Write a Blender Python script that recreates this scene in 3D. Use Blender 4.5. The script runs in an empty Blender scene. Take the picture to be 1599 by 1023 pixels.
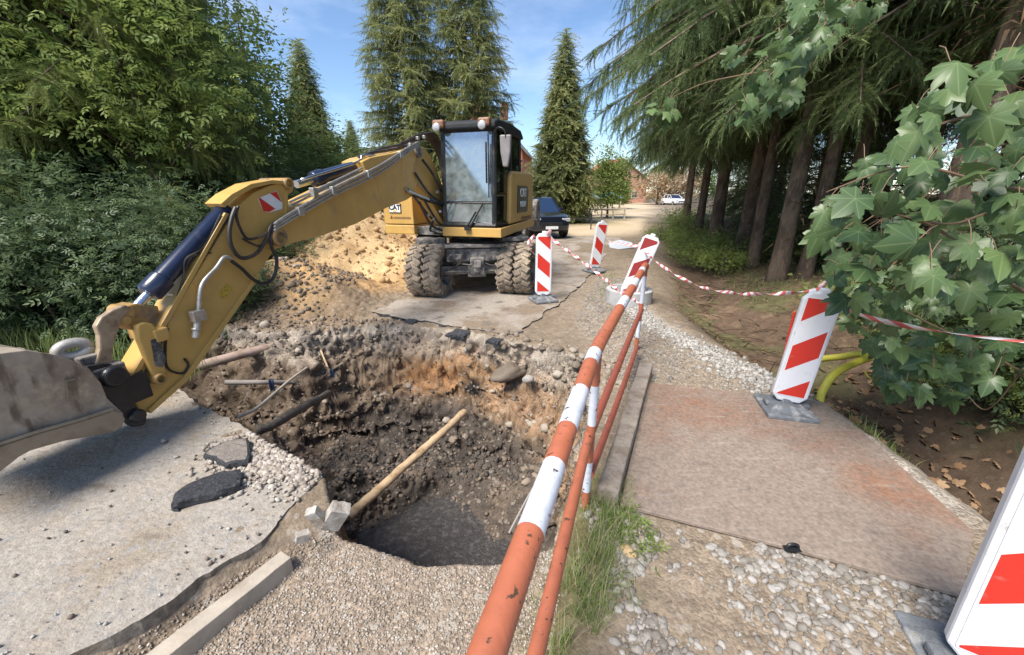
import bpy, bmesh, math, random
import numpy as np
from mathutils import Vector, Matrix, Euler
R = math.radians
S = bpy.context.scene

# ------------------------------------------------------------------ camera, sky, sun, exposure
PITCH, CAMH, FPX = R(18.7), 1.75, 620.0
cd = bpy.data.cameras.new('camera'); cam = bpy.data.objects.new('camera', cd)
S.collection.objects.link(cam); S.camera = cam
cam.location = (0, 0, CAMH); cam.rotation_euler = (R(90) - PITCH, 0, 0)
cd.sensor_width = 36; cd.lens = FPX / 1599 * 36; cd.clip_start = 0.05; cd.clip_end = 2000
SUN_EL, SUN_AZ = R(55), math.atan2(-0.60, -0.76)      # low sun behind the photographer's left shoulder
W = bpy.data.worlds.new('World'); S.world = W; W.use_nodes = True
nt = W.node_tree; nt.nodes.clear()
wo = nt.nodes.new('ShaderNodeOutputWorld'); bg = nt.nodes.new('ShaderNodeBackground')
sky = nt.nodes.new('ShaderNodeTexSky'); sky.sky_type = 'NISHITA'; sky.sun_disc = False
sky.sun_elevation = SUN_EL; sky.sun_rotation = SUN_AZ; sky.air_density = 1.0; sky.dust_density = 0.2; sky.ozone_density = 4.5
tc = nt.nodes.new('ShaderNodeTexCoord'); mp = nt.nodes.new('ShaderNodeMapping'); mp.inputs['Scale'].default_value = (1.2, 1.2, 3.2)
nz = nt.nodes.new('ShaderNodeTexNoise'); nz.inputs['Scale'].default_value = 2.1; nz.inputs['Detail'].default_value = 7; nz.inputs['Roughness'].default_value = .55
cr = nt.nodes.new('ShaderNodeValToRGB'); cr.color_ramp.elements[0].position = .50; cr.color_ramp.elements[1].position = .82
mx = nt.nodes.new('ShaderNodeMixRGB'); mx.inputs['Color2'].default_value = (6.5, 7.0, 8.6, 1)
ml = nt.nodes.new('ShaderNodeMath'); ml.operation = 'MULTIPLY'; ml.inputs[1].default_value = .5
L = nt.links.new
L(tc.outputs['Generated'], mp.inputs['Vector']); L(mp.outputs[0], nz.inputs['Vector']); L(nz.outputs['Fac'], cr.inputs[0])
L(cr.outputs[0], ml.inputs[0]); L(ml.outputs[0], mx.inputs['Fac']); L(sky.outputs[0], mx.inputs['Color1'])
L(mx.outputs[0], bg.inputs['Color']); L(bg.outputs[0], wo.inputs['Surface']); bg.inputs['Strength'].default_value = 0.105
sd = bpy.data.lights.new('sun', 'SUN'); sd.energy = 3.7; sd.angle = R(28); sd.color = (1, .935, .83)
sun = bpy.data.objects.new('sun', sd); S.collection.objects.link(sun)
sv = Vector((math.sin(SUN_AZ) * math.cos(SUN_EL), math.cos(SUN_AZ) * math.cos(SUN_EL), math.sin(SUN_EL)))
sun.rotation_euler = sv.to_track_quat('Z', 'Y').to_euler()
S.view_settings.view_transform = 'Standard'; S.view_settings.look = 'None'; S.view_settings.gamma = 1
S.view_settings.use_curve_mapping = False; S.view_settings.exposure = 0.95
S.cycles.max_bounces = 6; S.cycles.transparent_max_bounces = 6

# ------------------------------------------------------------------ measuring helpers (photo point -> place in the world)
_c, _s = math.cos(PITCH), math.sin(PITCH)
def ray(px, py):
    u = (px - 799.5) / FPX; v = -(py - 511.5) / FPX
    return Vector((u, _c + _s * v, -_s + _c * v))
def G(px, py, z=0.0):
    r = ray(px, py); t = (z - CAMH) / r.z
    return Vector((r.x * t, r.y * t, z))
def D(px, py, Y):
    r = ray(px, py); t = Y / r.y
    return Vector((r.x * t, Y, CAMH + r.z * t))

# ------------------------------------------------------------------ numpy noise
def _h(ix, iy, iz, sd):
    n = (ix * 374761393 + iy * 668265263 + iz * 2147483647 + sd * 974634777) & 0xffffffff
    n = ((n ^ (n >> 13)) * 1274126177) & 0xffffffff
    return ((n ^ (n >> 16)) & 0xffff) / 65535.0
def vnoise(p, sd=0):
    i = np.floor(p).astype(np.int64); f = p - i; f = f * f * (3 - 2 * f)
    r = 0
    for a in (0, 1):
        for b in (0, 1):
            for c in (0, 1):
                w = (f[:, 0] if a else 1 - f[:, 0]) * (f[:, 1] if b else 1 - f[:, 1]) * (f[:, 2] if c else 1 - f[:, 2])
                r = r + w * _h(i[:, 0] + a, i[:, 1] + b, i[:, 2] + c, sd)
    return r * 2 - 1
def fbm(p, sc, octv=4, sd=0, gain=.5):
    r = 0; a = 1; t = 0
    for o in range(octv):
        r = r + a * vnoise(p * sc * 2.03 ** o, sd + o * 7); t += a; a *= gain
    return r / t
def sstep(a, b, x):
    t = np.clip((x - a) / (b - a), 0, 1); return t * t * (3 - 2 * t)
def poly_sdf(x, y, poly):
    """signed distance, positive inside"""
    P = np.array(poly, float); n = len(P); d = np.full(x.shape, 1e9); ins = np.zeros(x.shape, bool)
    for i in range(n):
        ax, ay = P[i]; bx, by = P[(i + 1) % n]; ex, ey = bx - ax, by - ay
        t = np.clip(((x - ax) * ex + (y - ay) * ey) / (ex * ex + ey * ey), 0, 1)
        d = np.minimum(d, np.hypot(x - ax - t * ex, y - ay - t * ey))
        c = ((ay > y) != (by > y)); ins ^= c & (x < (bx - ax) * (y - ay) / ((by - ay) if by != ay else 1e-9) + ax)
    return np.where(ins, d, -d)
def pline(x, pts):
    xs, ys = zip(*pts); return np.interp(x, xs, ys)

# ------------------------------------------------------------------ object helpers
ORG = {}
def tag(o, label=None, cat=None, group=None, kind=None):
    if label: o['label'] = label
    if cat: o['category'] = cat
    if group: o['group'] = group
    if kind: o['kind'] = kind
    return o
def thing(name, loc, label, cat, group=None, rz=0.0):
    o = bpy.data.objects.new(name, None); S.collection.objects.link(o); o.empty_display_size = .2
    o.location = loc; o.rotation_euler = (0, 0, rz); ORG[o.name] = Vector(loc)
    return tag(o, label, cat, group)
def dup(o, loc, rz=0.0, label=None, scale=None, cat=None):
    def cp(a, par):
        c = a.copy(); S.collection.objects.link(c); c.parent = par
        for k in a.children: cp(k, c)
        return c
    r = cp(o, None); r.location = loc; r.rotation_euler = (0, 0, rz)
    if label: r['label'] = label
    if scale: r.scale = (scale,) * 3 if not hasattr(scale, '__len__') else scale
    return r
def link_mesh(name, me, mats, parent=None, smooth=False, bevel=0, local=False):
    for m in (mats if isinstance(mats, (list, tuple)) else [mats]): me.materials.append(m)
    o = bpy.data.objects.new(name, me); S.collection.objects.link(o)
    org = Vector((0, 0, 0))
    if parent:
        o.parent = parent; org = ORG[parent.name]
        if not local: me.transform(Matrix.Translation(-org))
        ORG[o.name] = org
    else: ORG[o.name] = org
    if smooth:
        me.polygons.foreach_set('use_smooth', [True] * len(me.polygons))
        if smooth == 'auto': me.set_sharp_from_angle(angle=R(40))
    if bevel:
        b = o.modifiers.new('bevel', 'BEVEL'); b.width = bevel; b.segments = 2; b.limit_method = 'ANGLE'; b.angle_limit = R(35)
    return o
def np_mesh(name, V, F, attrs=None):
    """V (n,3), F (m,k) arrays"""
    me = bpy.data.meshes.new(name); V = np.ascontiguousarray(V, np.float32); F = np.ascontiguousarray(F, np.int32)
    m, k = F.shape
    me.vertices.add(len(V)); me.vertices.foreach_set('co', V.ravel())
    me.loops.add(m * k); me.loops.foreach_set('vertex_index', F.ravel())
    me.polygons.add(m); me.polygons.foreach_set('loop_start', np.arange(0, m * k, k, dtype=np.int32))
    try: me.polygons.foreach_set('loop_total', np.full(m, k, np.int32))
    except Exception: pass
    me.update(calc_edges=True)
    for n, a in (attrs or {}).items():
        if a.ndim == 2:
            at = me.color_attributes.new(n, 'FLOAT_COLOR', 'POINT'); at.data.foreach_set('color', np.ascontiguousarray(a, np.float32).ravel())
        else:
            at = me.attributes.new(n, 'FLOAT', 'POINT'); at.data.foreach_set('value', np.ascontiguousarray(a, np.float32))
    return me
class MB:
    """collects boxes, tubes, prisms, lathes as one mesh"""
    def __init__(s): s.V = []; s.F = []; s.M = []
    def add(s, vs, fs, mi=0):
        b = len(s.V); s.V += [tuple(v) for v in vs]
        for f in fs: s.F.append(tuple(b + i for i in f)); s.M.append(mi)
        return s
    def box(s, c, d, rot=None, mi=0, taper=1.0):
        x, y, z = d[0] / 2, d[1] / 2, d[2] / 2; vs = []
        for sz in (-1, 1):
            k = taper if sz > 0 else 1
            for sx, sy in ((-1, -1), (1, -1), (1, 1), (-1, 1)):
                v = Vector((sx * x * k, sy * y * k, sz * z))
                if rot is not None: v = rot @ v
                vs.append(v + Vector(c))
        return s.add(vs, [(3, 2, 1, 0), (4, 5, 6, 7), (0, 1, 5, 4), (1, 2, 6, 5), (2, 3, 7, 6), (3, 0, 4, 7)], mi)
    def prism(s, pts, off, mi=0):
        """pts: list of 3D points (planar outline), extruded by vector off"""
        n = len(pts); off = Vector(off); a = [Vector(p) for p in pts]
        nrm = sum(((a[i].cross(a[(i + 1) % n])) for i in range(n)), Vector())
        if nrm.dot(off) > 0: a = a[::-1]
        b = [p + off for p in a]
        return s.add(a + b, [tuple(range(n)), tuple(range(2 * n - 1, n - 1, -1))] + [(i, n + i, n + (i + 1) % n, (i + 1) % n)[::-1] for i in range(n)][::1], mi)
    def tube(s, path, r, n=10, mi=0, caps=True, mis=None):
        P = [Vector(p) for p in path]; m = len(P); rr = r if hasattr(r, '__len__') else [r] * m
        t = (P[1] - P[0]).normalized(); up = Vector((0, 0, 1)) if abs(t.z) < .9 else Vector((1, 0, 0))
        x = t.cross(up).normalized(); b = len(s.V)
        for i in range(m):
            if 0 < i < m - 1: t = ((P[i] - P[i - 1]).normalized() + (P[i + 1] - P[i]).normalized()).normalized()
            elif i: t = (P[i] - P[i - 1]).normalized()
            x = (x - t * x.dot(t)).normalized(); y = t.cross(x)
            for k in range(n):
                a = 2 * math.pi * k / n; s.V.append(tuple(P[i] + (x * math.cos(a) + y * math.sin(a)) * rr[i]))
        for i in range(m - 1):
            for k in range(n):
                s.F.append((b + i * n + k, b + i * n + (k + 1) % n, b + (i + 1) * n + (k + 1) % n, b + (i + 1) * n + k)); s.M.append(mis[i] if mis else mi)
        if caps:
            s.F.append(tuple(b + k for k in range(n))[::-1]); s.M.append(mis[0] if mis else mi)
            s.F.append(tuple(b + (m - 1) * n + k for k in range(n))); s.M.append(mis[-1] if mis else mi)
        return s
    def lathe(s, c, axis, prof, n=28, mi=0):
        """prof: (distance along axis, radius)"""
        a = Vector(axis).normalized(); c = Vector(c)
        return s.tube([c + a * p[0] for p in prof], [max(p[1], 1e-4) for p in prof], n, mi, caps=False) if False else s._lathe(c, a, prof, n, mi)
    def _lathe(s, c, a, prof, n, mi):
        up = Vector((0, 0, 1)) if abs(a.z) < .9 else Vector((1, 0, 0)); x = a.cross(up).normalized(); y = a.cross(x); b = len(s.V)
        for d, r in prof:
            for k in range(n):
                t = 2 * math.pi * k / n; s.V.append(tuple(c + a * d + (x * math.cos(t) + y * math.sin(t)) * max(r, 1e-4)))
        for i in range(len(prof) - 1):
            for k in range(n):
                s.F.append((b + i * n + k, b + i * n + (k + 1) % n, b + (i + 1) * n + (k + 1) % n, b + (i + 1) * n + k)); s.M.append(mi)
        return s
    def build(s, name, mats, parent=None, smooth=False, bevel=0, local=False, fix=True):
        me = bpy.data.meshes.new(name); me.from_pydata(s.V, [], s.F); me.polygons.foreach_set('material_index', s.M)
        if fix:
            bm = bmesh.new(); bm.from_mesh(me); bmesh.ops.recalc_face_normals(bm, faces=bm.faces); bm.to_mesh(me); bm.free()
        me.update()
        return link_mesh(name, me, mats, parent, smooth, bevel, local)
def smooth_path(pts, k=6):
    P = [Vector(p) for p in pts]; out = []
    for i in range(len(P) - 1):
        p0 = P[max(i - 1, 0)]; p1 = P[i]; p2 = P[i + 1]; p3 = P[min(i + 2, len(P) - 1)]
        for j in range(k):
            t = j / k
            out.append(.5 * ((2 * p1) + (p2 - p0) * t + (2 * p0 - 5 * p1 + 4 * p2 - p3) * t * t + (3 * p1 - p0 - 3 * p2 + p3) * t ** 3))
    return out + [P[-1]]

# ------------------------------------------------------------------ materials
def mat(name, col, rough=.6, metal=0, var=0.0, vscale=6, col2=None, c2scale=3, c2pos=(.45, .6), bump=0, bscale=40, spec=.5, trans=0, coat=0, c3=None, c3scale=25, c3pos=(.6, .68), detail=6, stretch=None, c4=None):
    m = bpy.data.materials.new(name); m.use_nodes = True; t = m.node_tree; b = t.nodes['Principled BSDF']; l = t.links.new
    b.inputs['Roughness'].default_value = rough; b.inputs['Metallic'].default_value = metal
    b.inputs['Specular IOR Level'].default_value = spec
    if coat: b.inputs['Coat Weight'].default_value = coat; b.inputs['Coat Roughness'].default_value = .08
    co = t.nodes.new('ShaderNodeTexCoord'); vec = co.outputs['Object']
    if stretch:
        mpp = t.nodes.new('ShaderNodeMapping'); mpp.inputs['Scale'].default_value = stretch; l(vec, mpp.inputs[0]); vec = mpp.outputs[0]
    rgb = t.nodes.new('ShaderNodeRGB'); rgb.outputs[0].default_value = (*col, 1); cur = rgb.outputs[0]
    def noise(sc, dt=detail, rg=.6):
        n = t.nodes.new('ShaderNodeTexNoise'); n.inputs['Scale'].default_value = sc; n.inputs['Detail'].default_value = dt; n.inputs['Roughness'].default_value = rg
        l(vec, n.inputs['Vector']); return n.outputs['Fac']
    def mixin(cur, c, fac, pos):
        r = t.nodes.new('ShaderNodeMapRange'); r.inputs['From Min'].default_value = pos[0]; r.inputs['From Max'].default_value = pos[1]; l(fac, r.inputs['Value'])
        x = t.nodes.new('ShaderNodeMixRGB'); x.inputs['Color2'].default_value = (*c, 1); l(r.outputs[0], x.inputs['Fac']); l(cur, x.inputs['Color1']); return x.outputs[0]
    if col2: cur = mixin(cur, col2, noise(c2scale), c2pos)
    if c3: cur = mixin(cur, c3, noise(c3scale, 4, .7), c3pos)
    if c4:
        mp4 = t.nodes.new('ShaderNodeMapping'); mp4.inputs['Scale'].default_value = c4[1]; mp4.inputs['Rotation'].default_value = (0, 0, .5); l(co.outputs['Object'], mp4.inputs[0]); n4 = t.nodes.new('ShaderNodeTexNoise'); n4.inputs['Scale'].default_value = 1; n4.inputs['Detail'].default_value = 5; l(mp4.outputs[0], n4.inputs['Vector']); cur = mixin(cur, c4[0], n4.outputs['Fac'], c4[2])
    if var:
        r = t.nodes.new('ShaderNodeMapRange'); r.inputs['From Min'].default_value = .3; r.inputs['From Max'].default_value = .7
        r.inputs['To Min'].default_value = 1 - var; r.inputs['To Max'].default_value = 1 + var; l(noise(vscale), r.inputs['Value'])
        x = t.nodes.new('ShaderNodeVectorMath'); x.operation = 'SCALE'; l(cur, x.inputs[0]); l(r.outputs[0], x.inputs['Scale']); cur = x.outputs[0]
    l(cur, b.inputs['Base Color'])
    if bump:
        bp = t.nodes.new('ShaderNodeBump'); bp.inputs['Strength'].default_value = bump; bp.inputs['Distance'].default_value = .02; l(noise(bscale, 8, .65), bp.inputs['Height']); l(bp.outputs[0], b.inputs['Normal'])
    if trans:
        b.inputs['Transmission Weight'].default_value = 0
        tr = t.nodes.new('ShaderNodeBsdfTranslucent'); l(cur, tr.inputs['Color']); ms = t.nodes.new('ShaderNodeMixShader'); ms.inputs[0].default_value = trans
        o = t.nodes['Material Output']; l(b.outputs[0], ms.inputs[1]); l(tr.outputs[0], ms.inputs[2]); l(ms.outputs[0], o.inputs['Surface'])
    return m
def leafmat(name, c1, c2, trans=.35, rough=.5, scale=1.2, spec=.3):
    """foliage: colour varies leaf by leaf (attribute rnd) and in broad patches"""
    m = bpy.data.materials.new(name); m.use_nodes = True; t = m.node_tree; b = t.nodes['Principled BSDF']; l = t.links.new
    b.inputs['Roughness'].default_value = rough; b.inputs['Specular IOR Level'].default_value = spec
    at = t.nodes.new('ShaderNodeAttribute'); at.attribute_name = 'rnd'; co = t.nodes.new('ShaderNodeTexCoord')
    n = t.nodes.new('ShaderNodeTexNoise'); n.inputs['Scale'].default_value = scale; n.inputs['Detail'].default_value = 3; l(co.outputs['Object'], n.inputs['Vector'])
    a = t.nodes.new('ShaderNodeMath'); a.operation = 'MULTIPLY_ADD'; a.inputs[1].default_value = .55; l(at.outputs['Fac'], a.inputs[0])
    r = t.nodes.new('ShaderNodeMapRange'); r.inputs['From Min'].default_value = .35; r.inputs['From Max'].default_value = .7; r.inputs['To Max'].default_value = .5; l(n.outputs['Fac'], r.inputs['Value']); l(r.outputs[0], a.inputs[2])
    x = t.nodes.new('ShaderNodeMixRGB'); x.inputs['Color1'].default_value = (*c1, 1); x.inputs['Color2'].default_value = (*c2, 1); l(a.outputs[0], x.inputs['Fac'])
    l(x.outputs[0], b.inputs['Base Color'])
    tr = t.nodes.new('ShaderNodeBsdfTranslucent'); l(x.outputs[0], tr.inputs['Color']); ms = t.nodes.new('ShaderNodeMixShader'); ms.inputs[0].default_value = trans
    l(b.outputs[0], ms.inputs[1]); l(tr.outputs[0], ms.inputs[2]); l(ms.outputs[0], t.nodes['Material Output'].inputs['Surface'])
    return m
M = {}
M['cat'] = mat('yellow_paint', (.56, .345, .10), .42, var=.10, vscale=3, col2=(.44, .285, .12), c2scale=4, c2pos=(.56, .72), c3=(.16, .11, .06), c3scale=22, c3pos=(.66, .74), bump=.05, bscale=60)
M['catlink'] = mat('worn_yellow_steel', (.40, .24, .08), .5, var=.15, col2=(.20, .15, .10), c2scale=7, c2pos=(.47, .6), c3=(.10, .06, .035), c3scale=30, c3pos=(.6, .7), bump=.15, bscale=50)
M['black'] = mat('black_paint', (.018, .019, .022), .35, var=.3, col2=(.06, .05, .04), c2pos=(.55, .7), bump=.1)
M['blackdirty'] = mat('dusty_black_steel', (.06, .06, .065), .6, var=.3, col2=(.26, .235, .21), c2scale=6, c2pos=(.42, .60), c3=(.27, .24, .21), c3scale=26, c3pos=(.54, .66), bump=.3, bscale=30)
M['rubber'] = mat('muddy_rubber', (.15, .125, .10), .9, col2=(.34, .27, .20), c2scale=7, c2pos=(.38, .6), var=.2, bump=.5, bscale=25)
M['hose'] = mat('hose_rubber', (.03, .026, .024), .5, var=.4, col2=(.10, .075, .055), c2pos=(.5, .7))
M['blue'] = mat('dark_blue_cylinder_paint', (.010, .017, .045), .3, var=.25, col2=(.05, .05, .07), c2scale=7, c2pos=(.58, .75), coat=.3)
M['chrome'] = mat('chrome', (.6, .62, .66), .22, 1, var=.1)
M['steelpipe'] = mat('zinc_pipe', (.46, .44, .41), .45, .7, var=.25, vscale=20)
M['bucket'] = mat('worn_bucket_steel', (.36, .30, .24), .6, .0, col2=(.26, .20, .15), c2scale=2.5, c2pos=(.42, .62), c3=(.42, .34, .24), c3scale=9, c3pos=(.52, .7), c4=((.15, .11, .08), (2, 14, 5), (.56, .68)), var=.18, vscale=14, bump=.12, bscale=25)
M['bucketedge'] = mat('scraped_bucket_edge', (.32, .27, .21), .45, .35, col2=(.20, .16, .12), c2scale=6, var=.2, bump=.2)
M['glass'] = mat('cab_glass', (.05, .07, .075), .04, 0, spec=1.0, coat=1)
M['white'] = mat('white_plastic', (.78, .78, .79), .45, var=.06, vscale=5, c3=(.5, .47, .43), c3scale=12, c3pos=(.66, .76))
M['red'] = mat('red_plastic', (.62, .035, .02), .4, var=.1)
M['lampglass'] = mat('lamp_glass', (.48, .48, .5), .15, .2)
def glassmat(name, tint, alpha, dust=0, rough=.03):
    m = bpy.data.materials.new(name); m.use_nodes = True; t = m.node_tree; l = t.links.new; t.nodes.remove(t.nodes['Principled BSDF'])
    tr = t.nodes.new('ShaderNodeBsdfTransparent'); tr.inputs[0].default_value = (*tint, 1); gl = t.nodes.new('ShaderNodeBsdfGlossy'); gl.inputs['Roughness'].default_value = rough
    gl.inputs['Color'].default_value = (.85, .9, 1, 1); ms = t.nodes.new('ShaderNodeMixShader'); ms.inputs[0].default_value = alpha
    l(tr.outputs[0], ms.inputs[1]); l(gl.outputs[0], ms.inputs[2]); out = ms.outputs[0]
    if dust:      # a film of dust and dried splashes
        df = t.nodes.new('ShaderNodeBsdfDiffuse'); df.inputs[0].default_value = (.36, .44, .45, 1); n = t.nodes.new('ShaderNodeTexNoise'); n.inputs['Scale'].default_value = 9; n.inputs['Detail'].default_value = 8; co = t.nodes.new('ShaderNodeTexCoord'); l(co.outputs['Object'], n.inputs['Vector'])
        mr = t.nodes.new('ShaderNodeMapRange'); mr.inputs['From Min'].default_value = .35; mr.inputs['From Max'].default_value = .7; mr.inputs['To Min'].default_value = dust * .6; mr.inputs['To Max'].default_value = dust * 1.5; l(n.outputs['Fac'], mr.inputs['Value'])
        m2 = t.nodes.new('ShaderNodeMixShader'); l(mr.outputs[0], m2.inputs[0]); l(out, m2.inputs[1]); l(df.outputs[0], m2.inputs[2]); out = m2.outputs[0]
    l(out, t.nodes['Material Output'].inputs['Surface']); return m
M['cabglass'] = glassmat('tinted_cab_glass', (.30, .40, .42), .42, .34, .10)
M['sideglass'] = glassmat('tinted_side_glass', (.22, .28, .28), .22)
M['carglass'] = glassmat('car_glass', (.12, .14, .16), .4)

# ================================================================== THE GROUND: one sheet, pit and ditch included
PIT = [(-1.22, 2.12), (-1.02, 1.78), (-.5, 1.60), (0, 1.62), (.22, 1.74), (.42, 2.15), (.62, 2.75), (.86, 3.4), (.92, 3.95), (.54, 4.34), (.02, 4.68),
       (-.88, 5.12), (-1.5, 5.35), (-2.2, 5.3), (-2.75, 5.0), (-3.3, 4.95), (-4.1, 5.3), (-5.2, 6.0), (-7, 7.2), (-9.5, 8.0), (-11, 6.0), (-9, 4.9), (-7, 4.75), (-5.9, 4.35), (-4.4, 3.85), (-3.1, 3.28), (-2.1, 2.68)]
SLAB = [(-1.22, 2.14), (-3.1, 3.31), (-4.4, 3.9), (-5.9, 4.4), (-9, 4.9), (-9.5, .2), (-9, -2.5), (-3.6, -2.5), (-1.95, .86), (-1.6, 1.22), (-1.33, 1.62)]
NEARG = [(-1.33, 1.6), (-1.0, 1.85), (.35, 1.8), (.2, 1.2), (-.2, 0), (-.9, -2.5), (-3.6, -2.5), (-1.9, .85)]
def ground_z(x, y, fine=True):
    P = np.stack([x, y, np.zeros_like(x)], 1)
    z = np.zeros_like(x)
    wob = fbm(P, 1.1, 4, 3) * .16 + fbm(P, 5, 3, 5) * .035
    sd = poly_sdf(x, y, PIT)
    # wall run: long on the far side and the right side, short under the slab and the near rim
    far = sstep(2.9, 4.2, y) * sstep(-6, -3.5, x)
    run = .16 + .62 * far + .18 * sstep(.0, .5, x) * sstep(1.9, 2.6, y) + .5 * sstep(-3.5, -6.5, x)
    d = sd + wob * (.25 + .9 * far)
    depth = 1.55 - .38 * sstep(-2.2, -3.4, x) - .45 * sstep(-4.5, -7.5, x)
    tt = np.clip(d / run, 0, 1)
    prof = np.where(tt < .22, tt * .9, .198 + (tt - .22) * 1.028)
    ter = .055 * np.sin(prof * 19 + fbm(P, 1.3, 3, 9) * 5) * np.clip(prof * (1 - prof) * 5, 0, 1)
    pz = -depth * np.clip(prof + ter, 0, 1.05)
    heap = .34 * np.exp(-(((x - .35) / .75) ** 2 + ((y - 3.25) / .45) ** 2)) + .25 * np.exp(-(((x + 1.7) / .5) ** 2 + ((y - 3.5) / .5) ** 2))
    pool = np.hypot((x + .55) / 1.0, (y - 2.55) / .72) + .25 * fbm(P, 2.5, 3, 17); heap = heap + .46 * sstep(.75, 2.0, pool) * (.7 + .3 * fbm(P, 3, 3, 18))
    pz = pz + heap * sstep(.6, 1, tt)
    # near gravel bench a hand below the slab
    ng = sstep(-.05, .08, poly_sdf(x, y, NEARG)); z = z - .13 * ng
    z = z + np.where(d > 0, pz, 0)
    # left earth bank between the pit and the sand
    out = sstep(.0, .35, -sd)
    z = z + out * (.62 * np.exp(-(((x + 4.1) / 1.25) ** 2 + ((y - 7.1) / 1.0) ** 2)) + .30 * np.exp(-(((x + 3.0) / .7) ** 2 + ((y - 6.2) / .55) ** 2)))
    z = z - .05 * out * sstep(-.9, -2.2, x) * sstep(5.0, 5.6, y) * sstep(7, 6, y)
    # ditch along the right side of the path
    cx = pline(y, [(-3, 3.55), (1.5, 3.5), (3, 3.55), (4.5, 3.25), (6.5, 3.35), (9, 4.3), (13, 5.6), (30, 11), (80, 29)])
    dep = pline(y, [(-3, .75), (2.6, .72), (4.5, .42), (8, .3), (14, .16), (25, 0), (80, 0)])
    wl = pline(y, [(0, .95), (3, .85), (4.5, .8), (7, 1.0), (14, 1.2), (80, 1.5)])
    dd = x - cx
    z = z - np.where(dd < 0, dep * sstep(wl * -1, 0, dd), dep * (1 - sstep(0, 1.5, dd)))
    z = z + np.where(dd > 0, .22 * sstep(.6, 2.6, dd) + .12 * fbm(P, .9, 3, 21) * sstep(0, 1, dd), 0)
    # left forest floor
    lf = sstep(-9, -11, x) * sstep(4, 6, y)
    z = z - .3 * lf
    z = z + .05 * fbm(P, .35, 3, 31) * sstep(9, 14, np.hypot(x, y))
    return z, sd, tt, dd, ng
def zg(x, y):
    return float(ground_z(np.array([float(x)]), np.array([float(y)]))[0][0])

def axis(parts):
    out = []
    for a, b, st in parts:
        n = max(1, int(round((b - a) / st))); out += list(np.linspace(a, b, n, endpoint=False))
    return np.array(out + [parts[-1][1]])
gx = axis([(-600, -60, 60), (-60, -20, 5), (-20, -9, .5), (-9, -4.2, .07), (-4.2, -2.6, .03), (-2.6, 1.2, .0165), (1.2, 5.2, .035), (5.2, 12, .25), (12, 30, 2), (30, 60, 5), (60, 600, 60)])
gy = axis([(-60, -10, 10), (-10, -2, 1), (-2, .3, .12), (.3, 1.5, .02), (1.5, 5.7, .0165), (5.7, 9, .035), (9, 16, .15), (16, 30, .5), (30, 70, 4), (70, 900, 60)])
X, Y = np.meshgrid(gx, gy); nx, ny = len(gx), len(gy); x = X.ravel(); y = Y.ravel()
z, sd, tt, dd, ng = ground_z(x, y)
P3 = np.stack([x, y, z], 1)
# wall normal from the height field, rough the earth along it
Z = z.reshape(ny, nx); dzy, dzx = np.gradient(Z, gy, gx); N = np.stack([-dzx.ravel(), -dzy.ravel(), np.ones_like(x)], 1); N /= np.linalg.norm(N, axis=1)[:, None]
inpit = sstep(.0, .1, sd); wallness = inpit * sstep(.95, .75, N[:, 2]); wallness = np.maximum(wallness, .35 * inpit)
band = sstep(.25, .0, np.abs(sd)) * sstep(2.0, 3.5, y)
near = sstep(14, 9, np.hypot(x, y))
rough = wallness * (.15 * fbm(P3, 2.6, 3, 41) + .11 * np.abs(fbm(P3 * np.array([1, 1, 1.6]), 5, 3, 42)) + .10 * fbm(P3, 13, 3, 43, .65) + .06 * fbm(P3 * np.array([1, 1, 1.8]), 22, 2, 40) - .06)
dirtz = sstep(.4, 1.0, y - 4.2) * sstep(-1.5, -2.4, x) * sstep(9, 8, y) * sstep(-8, -6, x)
rough += (band * .045 + dirtz * .06) * (fbm(P3, 5, 4, 44) + .5 * fbm(P3, 20, 2, 45))
rough += near * .018 * fbm(P3, 7, 4, 46) * (1 - inpit) * np.where(dd > -.2, 2.2, 1)
P3 = P3 + N * rough[:, None]
z = P3[:, 2]
# what the ground is made of, place by place, plus painted shade and sun (linear colour, alpha = stoniness)
n1 = fbm(P3, 1.6, 4, 51); n2 = fbm(P3, 6, 4, 52); n3 = fbm(P3, .5, 3, 53)
def lerp(a, b, t): return a + (np.array(b) - a) * t[:, None]
C = np.tile(np.array([.20, .165, .125]), (len(x), 1))                       # trodden earth
C = lerp(C, (.25, .21, .165), sstep(-.2, .5, n2) * .8)
A = np.full(len(x), .35)
path = sstep(.3, 0, dd + pline(y, [(0, 1.0), (3, .95), (7, 1.25), (15, 1.5), (80, 2)])) * sstep(.5, 1.2, x) * sstep(12, 7, y)
C = lerp(C, (.28, .24, .195), path * .8); A = A + .4 * path
edge = np.exp(-((dd + pline(y, [(0, .9), (3.4, .95), (4.2, .9), (5.5, 1.25), (7, 1.4), (20, 1.6)])) / .14) ** 2) * sstep(7, 6, y)
C = lerp(C, (.42, .40, .37), edge * .75); A = A + .5 * edge
C = lerp(C, (.28, .235, .19), ng); A = np.where(ng > .5, .9, A)             # pea gravel bench
fg = sstep(2.0, 1.6, y) * sstep(.3, .5, x); C = lerp(C, (.25, .21, .165), fg)
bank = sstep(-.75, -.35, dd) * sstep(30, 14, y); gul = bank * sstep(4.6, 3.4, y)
C = lerp(C, (.125, .09, .065), bank); C = lerp(C, (.21, .155, .11), bank * sstep(.0, .45, n2) * .8); C = lerp(C, (.10, .12, .05), bank * sstep(.05, .35, n1) * .6); A = A * (1 - .8 * bank); C = lerp(C, (.06, .045, .034), gul * .8)  # gully earth darkened further, its shade put into the colour
forest = sstep(1.8, 3.2, dd); C = lerp(C, (.055, .042, .028), forest * .8); C = lerp(C, (.10, .13, .035), forest * sstep(.1, .4, n1) * .5)
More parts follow.
